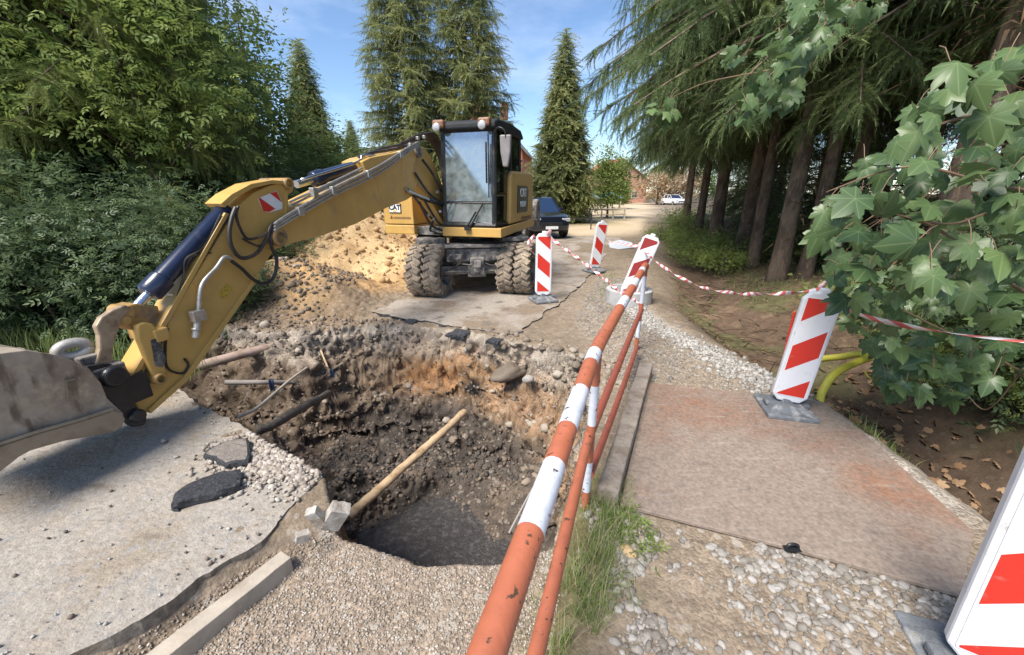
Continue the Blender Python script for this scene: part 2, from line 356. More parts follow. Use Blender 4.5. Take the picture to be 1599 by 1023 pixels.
# pit walls: grey topsoil, stony brown, orange clay, black peat
rel = np.clip(-z / 1.55, 0, 1)
pw = sstep(-.02, .05, sd)
wc = np.tile(np.array([.21, .17, .13]), (len(x), 1))
wc = lerp(wc, (.29, .235, .18), sstep(-.3, .4, n2))
wc = lerp(wc, (.27, .25, .225), sstep(.30, .10, rel + .1 * n1) * .85); wc = wc * (1 + .22 * np.sin(rel * 42 + 4 * n1 + 2 * n2))[:, None]
clay = np.exp(-(((x + .55 + .3 * n1) / 1.15) ** 2)) * np.exp(-(((rel - .40) / .20) ** 2))
wc = lerp(wc, (.30, .195, .11), np.clip(clay * (1.0 + 1.8 * n2), 0, .9)); wc = lerp(wc, (.34, .18, .08), np.clip(clay * sstep(.1, .4, n1), 0, .7))
clay2 = np.exp(-(((x - .35) / .7) ** 2)) * np.exp(-(((rel - .50 + .1 * n1) / .13) ** 2)); wc = lerp(wc, (.30, .21, .145), np.clip(clay2, 0, 1) * .8)
clay3 = np.exp(-(((x + .85) / .25) ** 2)) * np.exp(-(((rel - .83) / .08) ** 2)); wc = lerp(wc, (.33, .14, .06), np.clip(clay3, 0, 1) * .8)
blk = sstep(.52, .68, rel + .12 * n1 - .05 * np.sin(x * 2)); wc = lerp(wc, (.085, .075, .068), blk); wc = lerp(wc, (.17, .14, .115), blk * sstep(.05, .35, n2) * .7)
spot = np.exp(-(((x + .52) / .13) ** 2 + ((rel - .42) / .06) ** 2)); wc = lerp(wc, (.03, .028, .03), np.clip(spot * 1.5, 0, 1))
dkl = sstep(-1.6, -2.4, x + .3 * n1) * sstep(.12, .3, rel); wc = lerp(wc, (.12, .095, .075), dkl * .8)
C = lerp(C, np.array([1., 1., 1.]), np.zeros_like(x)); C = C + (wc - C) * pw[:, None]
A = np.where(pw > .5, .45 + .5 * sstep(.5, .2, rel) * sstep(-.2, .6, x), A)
md = sstep(4.9, 5.6, y) * sstep(-1.9, -2.6, x + .3 * n1) * sstep(9.5, 8.5, y) * (1 - pw); C = lerp(C, (.185, .145, .105), md)
sandm = np.clip(np.exp(-(((x + 3.2 + .25 * (y - 6)) / .35) ** 2)) * sstep(5.2, 6, y) * sstep(8, 7, y) * (.7 + n1), 0, 1); C = lerp(C, (.48, .32, .15), sandm)
sandf = sstep(3.6, 2.5, np.hypot(x + 3.7, y - 9.6) + .6 * n1); C = lerp(C, (.42, .28, .14), sandf * .8)
# far yard: bare gravel and grass, sunlit brightness put into the gravel colour
yard = sstep(16, 19, y) * sstep(-.6, .3, dd * -1 - 1.5); C = lerp(C, (.50, .42, .31), yard * (1 - forest))
yg = sstep(-.1, .3, n3) * sstep(20, 26, y) * sstep(3, -2, x - .33 * y + 2); C = lerp(C, (.20, .19, .07), yg * .7)
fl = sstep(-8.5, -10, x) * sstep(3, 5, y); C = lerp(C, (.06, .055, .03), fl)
grass = np.exp(-(((x - .28 - .36 * (y - 1.5)) / .13) ** 2)) * sstep(2.3, 2.0, y) * sstep(.2, .6, y); C = lerp(C, (.13, .12, .05), grass * .8)
C = np.clip(C * np.array([1.07, 1.0, .93]), .012, .8)
idx = np.arange(nx * ny).reshape(ny, nx)
F = np.stack([idx[:-1, :-1].ravel(), idx[:-1, 1:].ravel(), idx[1:, 1:].ravel(), idx[1:, :-1].ravel()], 1)
def earthmat(name, attr=True, base=(.3, .3, .3)):
    m = bpy.data.materials.new(name); m.use_nodes = True; t = m.node_tree; b = t.nodes['Principled BSDF']; l = t.links.new
    b.inputs['Roughness'].default_value = .92; b.inputs['Specular IOR Level'].default_value = .25
    co = t.nodes.new('ShaderNodeTexCoord'); at = t.nodes.new('ShaderNodeAttribute'); at.attribute_name = 'Col'
    def nz(sc, d=6, r=.65):
        n = t.nodes.new('ShaderNodeTexNoise'); n.inputs['Scale'].default_value = sc; n.inputs['Detail'].default_value = d; n.inputs['Roughness'].default_value = r; l(co.outputs['Object'], n.inputs['Vector']); return n.outputs['Fac']
    def mth(op, a, b_=None, c=None):
        n = t.nodes.new('ShaderNodeMath'); n.operation = op
        for i, v in enumerate((a, b_, c)):
            if v is None: continue
            if isinstance(v, (int, float)): n.inputs[i].default_value = v
            else: l(v, n.inputs[i])
        return n.outputs[0]
    vo = t.nodes.new('ShaderNodeTexVoronoi'); vo.inputs['Scale'].default_value = 62; vo.inputs['Randomness'].default_value = 1; l(co.outputs['Object'], vo.inputs['Vector'])
    vb = t.nodes.new('ShaderNodeTexVoronoi'); vb.inputs['Scale'].default_value = 21; l(co.outputs['Object'], vb.inputs['Vector'])
    f1 = mth('MULTIPLY_ADD', nz(9), 1.1, .45); f2 = mth('MULTIPLY_ADD', nz(70, 3), .9, .55)
    g = t.nodes.new('ShaderNodeSeparateColor'); l(vo.outputs['Color'], g.inputs[0]); g2 = t.nodes.new('ShaderNodeSeparateColor'); l(vb.outputs['Color'], g2.inputs[0])
    st = mth('MULTIPLY_ADD', g.outputs[0], 1.0, .5); stm = mth('MULTIPLY', at.outputs['Alpha'], .75)
    mixs = mth('ADD', mth('MULTIPLY', st, stm), mth('SUBTRACT', 1.0, stm))
    val = mth('MULTIPLY', mth('MULTIPLY', f1, f2), mixs)
    sc = t.nodes.new('ShaderNodeVectorMath'); sc.operation = 'SCALE'; l(at.outputs['Color'], sc.inputs[0]); l(val, sc.inputs['Scale'])
    # single pale stones
    pale = mth('MULTIPLY', mth('GREATER_THAN', g2.outputs[1], .86), mth('LESS_THAN', vb.outputs['Distance'], .5)); pale = mth('MULTIPLY', pale, mth('MULTIPLY', at.outputs['Alpha'], .8))
    mx = t.nodes.new('ShaderNodeMixRGB'); mx.inputs['Color2'].default_value = (.42, .38, .33, 1); l(pale, mx.inputs['Fac']); l(sc.outputs[0], mx.inputs['Color1']); l(mx.outputs[0], b.inputs['Base Color'])
    h = mth('ADD', mth('MULTIPLY', mth('SUBTRACT', 1, vo.outputs['Distance']), mth('MULTIPLY', at.outputs['Alpha'], .55)), mth('MULTIPLY', nz(38, 8, .7), .9))
    bp = t.nodes.new('ShaderNodeBump'); bp.inputs['Strength'].default_value = .9; bp.inputs['Distance'].default_value = .014; l(h, bp.inputs['Height']); l(bp.outputs[0], b.inputs['Normal'])
    return m
M['earth'] = earthmat('bare_earth_and_gravel')
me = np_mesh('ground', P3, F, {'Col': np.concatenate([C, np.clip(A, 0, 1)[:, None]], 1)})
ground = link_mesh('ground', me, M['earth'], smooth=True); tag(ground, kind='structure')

# sheets with a broken edge: the old road and the concrete slab
def sheet(name, outline, zt, th, step, matl, jag=.05, rbump=.004, seed=0):
    """a slab of given outline, subdivided, with ragged edges and slight relief"""
    P = []
    n = len(outline)
    for i in range(n):
        a = Vector((*outline[i], 0)); b = Vector((*outline[(i + 1) % n], 0)); k = max(1, int((b - a).length / step))
        for j in range(k): P.append(a.lerp(b, j / k))
    arr = np.array([[p.x, p.y, 0] for p in P]); jn = np.stack([fbm(arr, 3.2, 5, seed), fbm(arr, 3.2, 5, seed + 50), np.zeros(len(P))], 1) * jag
    jn = jn + np.stack([fbm(arr, 13, 3, seed + 7), fbm(arr, 13, 3, seed + 57), np.zeros(len(P))], 1) * jag * .45; arr = arr + jn
    bm = bmesh.new(); top = [bm.verts.new((p[0], p[1], zt)) for p in arr]
    f = bm.faces.new(top)
    if f.normal.z < 0: f.normal_flip()
    bm.normal_update()
    low = [bm.verts.new((p[0] + jn[i][1] * .5, p[1] + jn[i][0] * .5, zt - th)) for i, p in enumerate(arr)]
    mid = [bm.verts.new((p[0] + jn[i][1] * .9, p[1] - jn[i][0] * .7, zt - th * .45)) for i, p in enumerate(arr)]
    m = len(arr)
    for i in range(m):
        j = (i + 1) % m
        bm.faces.new((top[i], mid[i], mid[j], top[j])); bm.faces.new((mid[i], low[i], low[j], mid[j]))
    for q_ in bm.faces: q_.material_index = 0 if q_ is f else 1
    bmesh.ops.triangulate(bm, faces=[f]); bmesh.ops.recalc_face_normals(bm, faces=bm.faces)
    me = bpy.data.meshes.new(name); bm.to_mesh(me); bm.free()
    o = link_mesh(name, me, matl if isinstance(matl, list) else [matl, matl]); tag(o, kind='structure'); return o
M['road'] = mat('worn_dusty_asphalt', (.34, .295, .25), .95, col2=(.23, .175, .125), c2scale=1.3, c2pos=(.46, .60), c3=(.16, .14, .12), c3scale=3.5, c3pos=(.56, .66), var=.22, vscale=30, bump=.5, bscale=45)
M['slab'] = mat('rough_concrete', (.35, .31, .265), .92, col2=(.30, .245, .185), c2scale=2.2, c2pos=(.48, .66), c3=(.29, .275, .26), c3scale=11, c3pos=(.53, .68), var=.2, vscale=38, bump=.9, bscale=26, c4=((.22, .18, .14), (2, 9, 1), (.60, .72)))
M['slabside'] = mat('broken_slab_side', (.21, .17, .13), .95, col2=(.30, .26, .21), c2scale=9, c2pos=(.45, .6), var=.3, vscale=35, bump=1, bscale=30)
M['asph'] = mat('fresh_broken_asphalt', (.035, .036, .042), .75, var=.5, vscale=40, bump=1, bscale=45, c3=(.10, .10, .105), c3scale=60, c3pos=(.58, .66))
road = sheet('road', [(-2.5, 6.05), (-1.95, 5.72), (-1.4, 5.42), (-.85, 5.22), (.02, 4.80), (.12, 5.0), (.55, 5.9), (1.25, 7.4), (1.95, 9.4), (3.05, 12.6), (4.5, 16.6), (2.6, 17.3), (.4, 17.6), (-1.6, 12), (-2.5, 9.4), (-2.6, 7.6), (-2.15, 6.5)], .022, .09, .05, [M['road'], M['asph']], .085, seed=3)
slab = sheet('concrete_slab', SLAB, .012, .17, .03, [M['slab'], M['slabside']], .045, seed=8)
tag(slab, 'rough pale concrete slab with a crumbled edge beside the pit, under the bucket')
lo = MB().box((0, 0, 0), (1, 1, 1)); 
# black water lying at the bottom of the pit
M['mud'] = mat('wet_black_mud', (.055, .050, .050), .38, var=.3, vscale=12, bump=.8, bscale=60, c3=(.12, .11, .10), c3scale=20, c3pos=(.5, .65))
mp = [(-1.6, 3.6), (-1.3, 2.2), (-1.1, 1.9), (0, 1.68), (.5, 2.3), (.6, 3.1), (.2, 3.6), (-.5, 3.8)]
mudo = MB(); mudo.add([(a, b, -1.41) for a, b in mp], [tuple(range(len(mp)))]); mw = mudo.build('water', M['mud']); tag(mw, kind='structure')

# ------------------------------------------------------------------ stones
def ico(sub):
    bm = bmesh.new(); bmesh.ops.create_icosphere(bm, subdivisions=sub, radius=1); V = np.array([v.co[:] for v in bm.verts]); F = np.array([[v.index for v in f.verts] for f in bm.faces]); bm.free(); return V, F
I0, I1, I2 = ico(1), ico(2), ico(3)
rng = np.random.default_rng(5)
def rotmats(n, rng):
    q = rng.normal(size=(n, 4)); q /= np.linalg.norm(q, axis=1)[:, None]; w, x_, y_, z_ = q.T
    return np.stack([1 - 2 * (y_ * y_ + z_ * z_), 2 * (x_ * y_ - z_ * w), 2 * (x_ * z_ + y_ * w), 2 * (x_ * y_ + z_ * w), 1 - 2 * (x_ * x_ + z_ * z_), 2 * (y_ * z_ - x_ * w), 2 * (x_ * z_ - y_ * w), 2 * (y_ * z_ + x_ * w), 1 - 2 * (x_ * x_ + y_ * y_)], 1).reshape(n, 3, 3)
def rocks(pts, size, tpl, rng, flat=.6, ang=.25):
    V0, F0 = tpl; n = len(pts); nv = len(V0)
    rad = 1 + ang * rng.normal(size=(n, nv)) * .5
    V = V0[None] * rad[:, :, None]; sc = np.stack([rng.uniform(.8, 1.3, n), rng.uniform(.7, 1.0, n), rng.uniform(flat * .8, flat * 1.2, n)], 1)
    V = V * sc[:, None, :]; Rm = rotmats(n, rng)
    # keep them lying roughly flat
    th = rng.uniform(0, 6.28, n); Rz = np.zeros((n, 3, 3)); Rz[:, 0, 0] = np.cos(th); Rz[:, 0, 1] = -np.sin(th); Rz[:, 1, 0] = np.sin(th); Rz[:, 1, 1] = np.cos(th); Rz[:, 2, 2] = 1
    k = rng.random(n) < .25; Rz[k] = Rm[k]
    V = np.einsum('nij,nvj->nvi', Rz, V) * size[:, None, None] + pts[:, None, :]
    Fa = (F0[None] + (np.arange(n) * nv)[:, None, None]).reshape(-1, 3); rnd = np.repeat(rng.random(n), nv)
    return V.reshape(-1, 3), Fa, rnd
def rockmat(name, c1, c2, c3, rough=.85, bump=.3):
    m = bpy.data.materials.new(name); m.use_nodes = True; t = m.node_tree; b = t.nodes['Principled BSDF']; l = t.links.new
    b.inputs['Roughness'].default_value = rough; at = t.nodes.new('ShaderNodeAttribute'); at.attribute_name = 'rnd'
    r = t.nodes.new('ShaderNodeValToRGB'); r.color_ramp.elements[0].color = (*c1, 1); r.color_ramp.elements[1].color = (*c3, 1); e = r.color_ramp.elements.new(.5); e.color = (*c2, 1)
    l(at.outputs['Fac'], r.inputs[0]); co = t.nodes.new('ShaderNodeTexCoord'); n = t.nodes.new('ShaderNodeTexNoise'); n.inputs['Scale'].default_value = 60; n.inputs['Detail'].default_value = 5; l(co.outputs['Object'], n.inputs['Vector'])
    mm = t.nodes.new('ShaderNodeMath'); mm.operation = 'MULTIPLY_ADD'; mm.inputs[1].default_value = .8; mm.inputs[2].default_value = .6; l(n.outputs['Fac'], mm.inputs[0])
    s = t.nodes.new('ShaderNodeVectorMath'); s.operation = 'SCALE'; l(r.outputs[0], s.inputs[0]); l(mm.outputs[0], s.inputs['Scale']); l(s.outputs[0], b.inputs['Base Color'])
    bp = t.nodes.new('ShaderNodeBump'); bp.inputs['Strength'].default_value = bump; bp.inputs['Distance'].default_value = .01; l(n.outputs['Fac'], bp.inputs['Height']); l(bp.outputs[0], b.inputs['Normal'])
    return m
M['rock'] = rockmat('river_gravel', (.15, .13, .11), (.25, .225, .195), (.37, .345, .315))
M['rockw'] = rockmat('pale_crushed_stone', (.23, .21, .19), (.35, .33, .30), (.45, .43, .40))
M['rockb'] = rockmat('earthy_stones', (.15, .12, .09), (.25, .20, .155), (.38, .33, .27))
M['pea'] = rockmat('pea_gravel', (.20, .165, .13), (.32, .27, .215), (.45, .40, .35))
M['clod'] = rockmat('earth_clods', (.10, .08, .06), (.17, .13, .10), (.24, .19, .145))
M['clodk'] = rockmat('black_clods', (.045, .04, .036), (.075, .066, .058), (.13, .11, .09))
M['clods'] = rockmat('sand_clods', (.34, .21, .10), (.45, .30, .15), (.53, .38, .21))
def scatter(name, n, fn, smin, smax, tpl, m, seed, flat=.6, ang=.25, sink=.25, power=2.5, smooth=False, label=None):
    """fn(rng, n) -> x, y (already thinned)"""
    r = np.random.default_rng(seed); xx, yy = fn(r, n); n = len(xx)
    # height from the finished ground mesh (bilinear look-up)
    zz = sample_ground(xx, yy); s = smin + (smax - smin) * r.random(n) ** power
    V, Fa, rnd = rocks(np.stack([xx, yy, zz + s * flat * (1 - 2 * sink) * .6], 1), s, tpl, r, flat, ang)
    o = link_mesh(name, np_mesh(name, V, Fa, {'rnd': rnd}), m, smooth=smooth); return tag(o, label, kind='stuff')
Zf = P3[:, 2].reshape(ny, nx)
def sample_ground(xx, yy):
    i = np.clip(np.searchsorted(gx, xx) - 1, 0, nx - 2); j = np.clip(np.searchsorted(gy, yy) - 1, 0, ny - 2)
    fx = (xx - gx[i]) / (gx[i + 1] - gx[i]); fy = (yy - gy[j]) / (gy[j + 1] - gy[j])
    return (Zf[j, i] * (1 - fx) + Zf[j, i + 1] * fx) * (1 - fy) + (Zf[j + 1, i] * (1 - fx) + Zf[j + 1, i + 1] * fx) * fy
PLATE = [(1.30, 3.42), (2.70, 3.06), (2.47, 1.66), (2.03, 1.31), (.63, 1.86)]
def inp(p, x_, y_, m=0): return poly_sdf(x_, y_, p) > m
def f_near(r, n):
    a = r.uniform(-2.6, .5, n); b = r.uniform(.6, 1.8, n); k = inp(NEARG, a, b, .02) & ~inp(PIT, a, b, -.02); return a[k], b[k]
def f_foot(r, n):      # along the front edge of the steel plate and down to the camera's feet
    a = r.uniform(.42, 2.6, n); b = r.uniform(.7, 2.0, n)
    line = 1.86 - (a - .63) * .385
    d_ = line - b; w = np.exp(-np.clip(d_, 0, 9) / .12) + .9 * np.exp(-(((a - .62) / .13) ** 2)) * (b < 1.75) + .28 * np.exp(-(((a - 1.35 + .3 * (b - 1)) / .25) ** 2)) + .07
    k = (d_ > .0) & (r.random(n) < w) & (fbm(np.stack([a, b, a * 0], 1), 5, 2, 77) > -.35 + .2 * (d_ < .1)); return a[k], b[k]
def f_edge(r, n):      # crushed stone spilling along the path edge
    b = r.uniform(3.3, 7.0, n); c = pline(b, [(3.3, 2.62), (4.2, 2.35), (5.5, 2.0), (7, 2.1)]) - .08; a = c + r.normal(size=n) * (.09 + .05 * (b < 4.4)); k = ~inp(PLATE, a, b, -.03); return a[k], b[k]
def f_path(r, n):
    b = r.uniform(3.2, 8.5, n); a = pline(b, [(3.2, 1.1), (4.2, 1.0), (5.5, .9), (8.5, 1.9)]) + r.random(n) * pline(b, [(3.2, 1.6), (5.5, 1.2), (8.5, .6)]); k = ~inp(PLATE, a, b, -.02) & (np.abs(sd_at(a, b)) > .02); return a[k], b[k]
def sd_at(a, b): return poly_sdf(a, b, PIT)
def f_rim(r, n):
    a = r.uniform(-2.8, 1.1, n); b = r.uniform(3.4, 5.5, n); s_ = sd_at(a, b); k = (s_ > -.2) & (s_ < .75) & (r.random(n) < .15 + .85 * sstep(-.6, .3, a)); return a[k], b[k]
def f_pitall(r, n):
    a = r.uniform(-4, 1.0, n); b = r.uniform(1.8, 5.9, n); s_ = sd_at(a, b); k = (s_ > .05) & (a > -4); return a[k], b[k]
def f_pitlow(r, n):
    a = r.uniform(-2.2, .8, n); b = r.uniform(2.2, 4.3, n); s_ = sd_at(a, b); k = (s_ > .55) & ~inp(mp, a, b, .12); return a[k], b[k]
def f_bank(r, n):
    a = r.uniform(-6, -1.6, n); b = r.uniform(4.8, 8.5, n); s_ = sd_at(a, b); k = (s_ < .15) & ((a < -2.75) | (b < 5.6)) & (r.random(n) < .7); return a[k], b[k]
scatter('pea_gravel', 30000, f_near, .0028, .0085, I0, M['pea'], 1, .75, .3, .2, 1.5, label='loose brown pea gravel heaped in front of the pit')
scatter('river_gravel', 17000, f_foot, .0045, .026, I1, M['rock'], 2, .62, .22, .36, 2.6, smooth=True, label='rounded grey river gravel along the front edge of the rusty plate')
scatter('crushed_stone', 2600, f_edge, .010, .032, I0, M['rockw'], 3, .7, .5, .2, 2, label='pale crushed stone spilt along the edge of the path')
scatter('path_gravel', 6000, f_path, .006, .024, I0, M['rock'], 4, .6, .4, .3, 3, label='fine grey gravel trodden into the path')
scatter('wall_stones', 1900, f_rim, .008, .06, I1, M['rockb'], 6, .75, .3, .2, 3.2, label='brown stones sticking out of the far wall of the pit')
scatter('earth_clods', 9000, f_pitall, .006, .03, I0, M['clod'], 7, .8, .5, .2, 3, label='loose brown earth crumbs on the walls of the pit')
scatter('black_clods', 3600, f_pitlow, .005, .034, I0, M['clodk'], 8, .8, .55, .2, 3, label='black wet clods at the foot of the pit wall')
scatter('bank_clods', 9000, f_bank, .006, .045, I0, M['clod'], 9, .8, .5, .2, 3.5, label='dug out clods on the earth bank left of the road')
scatter('bank_stones', 260, f_bank, .02, .06, I1, M['rockb'], 10, .8, .3, .2, 2, label='stones lying on the dug out earth bank')

# ================================================================== THE EXCAVATOR
hd = Vector((-.305, -.952, 0)).normalized(); md_ = Vector((.952, -.305, 0)).normalized(); L0 = Vector((-2.3, 7.39, 0))
def U(a, b, z): return L0 + md_ * a - hd * b + Vector((0, 0, z))
RU = Matrix((md_, -hd, Vector((0, 0, 1)))).transposed()          # columns: across, backwards, up
def BP(px, py, a=1.10):
    r = ray(px, py); o = Vector((0, 0, CAMH)); t = (a - (o - L0).dot(md_)) / r.dot(md_); return o + r * t
def ubox(mb, a0, a1, b0, b1, z0, z1, mi=0): return mb.box(U((a0 + a1) / 2, (b0 + b1) / 2, (z0 + z1) / 2), (a1 - a0, b1 - b0, z1 - z0), RU, mi)
def plate(mb, pts, a, th, mi=0): return mb.prism([BP(x_, y_, a) for x_, y_ in pts], -md_ * th, mi)
ex = thing('excavator', (-.66, 7.2, 0), 'muddy yellow wheeled excavator with its boom reaching over the pit', 'excavator')
def text(parent, s, org, xdir, updir, size, matl, name='lettering', depth=.004, align='CENTER', bold=0.0):
    cu = bpy.data.curves.new(name, 'FONT'); cu.body = s; cu.size = size; cu.extrude = depth; cu.align_x = align; cu.align_y = 'CENTER'; cu.offset = bold
    t = bpy.data.objects.new('tmp', cu); S.collection.objects.link(t); dg = bpy.context.evaluated_depsgraph_get(); me = bpy.data.meshes.new_from_object(t.evaluated_get(dg)); bpy.data.objects.remove(t)
    xd = Vector(xdir).normalized(); ud = Vector(updir).normalized(); n = xd.cross(ud); mm = Matrix((xd, ud, n)).transposed().to_4x4(); mm.translation = Vector(org)
    me.transform(mm); me.materials.clear(); return link_mesh(name, me, matl, parent)

# ---- boom
bm_ = MB()
front = [(424, 392), (452, 381), (500, 369), (556, 350), (604, 325), (636, 312), (646, 305), (652, 285), (646, 262), (651, 246), (650, 235), (642, 231), (618, 238), (578, 246), (566, 252), (571, 268), (530, 290), (480, 316), (440, 342), (424, 360)]
plate(bm_, front, 1.10, .32)
boom = bm_.build('boom', M['cat'], ex, bevel=.012)
rb = MB(); plate(rb, [(646, 233), (662, 230), (674, 246), (702, 318), (712, 350), (696, 354), (668, 306), (652, 290), (645, 270)], 1.03, .24)
rb.build('boom_foot', M['cat'], ex, bevel=.01)
rib = MB(); plate(rib, [(628, 238), (634, 236), (634, 292), (628, 293)], 1.108, .02); plate(rib, [(584, 270), (586, 269), (600, 318), (598, 319)], 1.104, .012); rib.build('rib', M['cat'], boom)
def boss(px, py, a, r, ln, parent, m=None, name='pivot_pin', hole=True):
    c = BP(px, py, a); mb = MB(); pr = [(-ln, .001), (-ln, r), (0, r), (.008, r * .86), (.008, r * .6)] + ([(-.02, r * .55), (-.02, .001)] if hole else [(.008, .001)])
    mb.lathe(c, md_, pr, 24); return mb.build(name, m or M['catlink'], parent, smooth='auto')
boss(438, 371, 1.15, .085, .44, boom, M['catlink']); boss(655, 236, 1.14, .09, .44, boom, M['blackdirty']); boss(637, 297, 1.13, .04, .1, boom)
# ---- stick
st = MB()
so = [(385, 311), (398, 300), (420, 290), (445, 282), (455, 286), (458, 298), (449, 306), (447, 352), (442, 378), (425, 396), (404, 427), (340, 520), (290, 590), (262, 622), (232, 642), (216, 640), (203, 614), (204, 600), (232, 548), (290, 455), (348, 362), (372, 322)]
plate(st, so, 1.06, .19)
stick = st.build('stick', M['cat'], ex, bevel=.01)
fl = MB()   # raised flanges: the curved top lip and the long edges
for seg in ([(345, 318), (362, 303), (392, 287), (425, 281), (452, 283), (452, 288), (425, 287), (395, 294), (368, 309), (352, 324)], [(352, 332), (358, 334), (240, 545), (205, 602), (199, 598), (233, 540)], [(404, 427), (408, 430), (292, 596), (236, 646), (232, 640), (288, 588)]):
    plate(fl, seg, 1.085, .19)
plate(fl, [(446, 298), (450, 298), (450, 345), (446, 345)], 1.075, .02)
fl.build('flange', M['cat'], stick, bevel=.004)
# chevron reflector on the stick head: white field with red bars
p_ = MB(); plate(p_, [(403, 310), (432, 298), (441, 317), (441, 326), (421, 332), (412, 330)], 1.066, .006); dec = p_.build('reflector', M['white'], stick)
p_ = MB(); plate(p_, [(404, 310), (406, 309), (430, 326), (421, 331), (412, 330)], 1.069, .004); plate(p_, [(422, 302), (432, 299), (440, 316)], 1.069, .004); p_.build('red_stripe', M['red'], dec)
p_ = MB(); plate(p_, [(347, 452), (356, 444), (363, 452), (352, 467), (343, 462)], 1.066, .006); p_.build('decal', mat('faded_yellow_decal', (.62, .47, .03), .5, c3=(.40, .24, .05), c3scale=50, c3pos=(.45, .5)), stick)
boss(452, 287, 1.10, .055, .34, stick); boss(232, 598, 1.0, .05, .1, stick)
# ---- stick cylinder (on top of the boom) and bucket cylinder
def cyl(name, p0, p1, r, frac, rodr, parent=None, m='blue', collar=True):
    p0, p1 = Vector(p0), Vector(p1); d = p1 - p0; mb = MB(); mb.lathe(p0, d, [(0, .001), (0, r * .9), (.02, r), (d.length * frac - .16, r), (d.length * frac - .15, r * 1.18), (d.length * frac - .02, r * 1.18), (d.length * frac, r * .95), (d.length * frac, .001)], 26)
    c = mb.build(name, M[m], parent or ex, smooth='auto')
    rd = MB(); rd.lathe(p0 + d * (frac - .02), d, [(0, rodr), (d.length * (1 - frac) + .02, rodr), (d.length * (1 - frac) + .02, .001)], 18); rd.build('rod', M['chrome'], c, smooth='auto')
    return c
sc_ = cyl('stick_cylinder', BP(572, 256, .93), BP(462, 288, .93), .072, .80, .04)
bc_ = cyl('bucket_cylinder', BP(354, 326, 1.0), BP(207, 486, 1.0), .070, .86, .035)
mb = MB(); a_, b_ = BP(566, 250, 1.04), BP(464, 279, 1.04); mb.tube(smooth_path([BP(585, 243, 1.04), BP(566, 243, 1.04), BP(556, 254, 1.04), BP(470, 281, 1.04)]), .014, 8); mb.build('feed_pipe', M['chrome'], sc_, smooth=True)
mb = MB(); mb.tube([BP(348, 340, 1.02), BP(240, 462, 1.02)], .012, 8); mb.build('feed_pipe', M['blue'], bc_, smooth=True)
# ---- steel pipes along the boom and rubber hoses
pp = MB()
for k, (o1, o2) in enumerate(((0, 0), (-6, -5), (6, 5))):
    pp.tube(smooth_path([BP(655, 224 + o1 * .5, 1.13), BP(640, 232 + o1 * .6, 1.15), BP(590, 266 + o1, 1.15), BP(520, 300 + o1, 1.15), BP(446, 343 + o2, 1.15), BP(428, 356 + o2, 1.15)]), .014, 8)
for k in range(2): pp.tube(smooth_path([BP(566, 262 + 5 * k, 1.12), BP(520, 284 + 5 * k, 1.12), BP(452, 316 + 6 * k, 1.12)]), .012, 8)
pp.build('steel_pipe', M['steelpipe'], boom, smooth=True)
cl = MB()
for px_, py_ in ((625, 242), (575, 272), (520, 298), (468, 330), (490, 300)): cl.box(BP(px_, py_, 1.15), (.06, .07, .09), RU)
cl.build('pipe_clamp', M['steelpipe'], boom, bevel=.008)
hs = MB()
for pts, r in (([(440, 345), (424, 352), (415, 375), (400, 396), (378, 403), (363, 388), (358, 365), (362, 340), (368, 324)], .017),
               ([(438, 348), (425, 360), (424, 385), (432, 405), (428, 432), (412, 443), (395, 436), (378, 420), (362, 408)], .016),
               ([(436, 346), (415, 365), (395, 373), (383, 370), (373, 352), (369, 335), (372, 322)], .012),
               ([(434, 350), (418, 376), (405, 384), (392, 380), (378, 372)], .011)):
    hs.tube(smooth_path([BP(x_, y_, 1.13) for x_, y_ in pts]), r, 8)
hs.build('hose', M['hose'], stick, smooth=True)
hs = MB()
for k in range(6):
    a = .80 + .06 * k; o = k * 4
    hs.tube(smooth_path([BP(640 - o, 233 - k, a), BP(655, 218 - k * 1.5, a), BP(672 + k * 2, 222 - k * 2, a), BP(686 + k, 250, a), BP(692, 285, a), BP(700, 320, a)]), .017, 8)
hs.tube(smooth_path([BP(560, 245, 1.0), BP(585, 238, 1.0), BP(620, 232, 1.0), BP(650, 222, 1.0)]), .02, 8)
hs.tube(smooth_path([BP(560, 248, .9), BP(590, 234, .9), BP(625, 226, .9), BP(660, 217, .9)]), .018, 8)
for pts in ([(648, 270), (668, 300), (690, 318)], [(640, 300), (662, 312), (690, 320)], [(645, 305), (664, 330), (676, 345), (672, 360), (690, 366)], [(660, 308), (680, 342), (690, 352)], [(655, 316), (672, 350), (690, 360)], [(660, 250), (676, 272), (690, 300)]):
    hs.tube(smooth_path([BP(x_, y_, 1.12) for x_, y_ in pts]), .02, 8)
hs.build('boom_hose', M['hose'], boom, smooth=True)
ft = MB()
for px_, py_ in ((690, 318), (683, 300), (676, 342), (668, 336), (684, 362), (674, 364), (688, 330), (640, 226), (652, 216), (662, 214)): ft.box(BP(px_, py_, 1.13), (.05, .05, .045), RU)
ft.build('hose_fitting', M['steelpipe'], boom, bevel=.006)
cyl('boom_cylinder', BP(718, 352, .68), BP(645, 262, .68), .06, .6, .035, m='black'); cyl('boom_cylinder', BP(715, 330, 1.16), BP(636, 298, 1.16), .035, .62, .02, m='black')
hl = MB(); hl.tube(smooth_path([BP(x_, y_, 1.12) for x_, y_ in ((362, 404), (350, 402), (338, 418), (318, 440), (312, 460), (310, 492))]), .017, 8)
hl.build('steel_pipe', M['steelpipe'], stick, smooth=True)
vv = MB(); vv.box(BP(309, 493, 1.12), (.06, .1, .09), RU); vv.tube([BP(309, 497, 1.12), BP(305, 528, 1.12)], .026, 12); vv.tube([BP(306, 512, 1.12), BP(306, 516, 1.12)], .034, 10); vv.build('valve', M['steelpipe'], stick, bevel=.006)
th_ = MB()
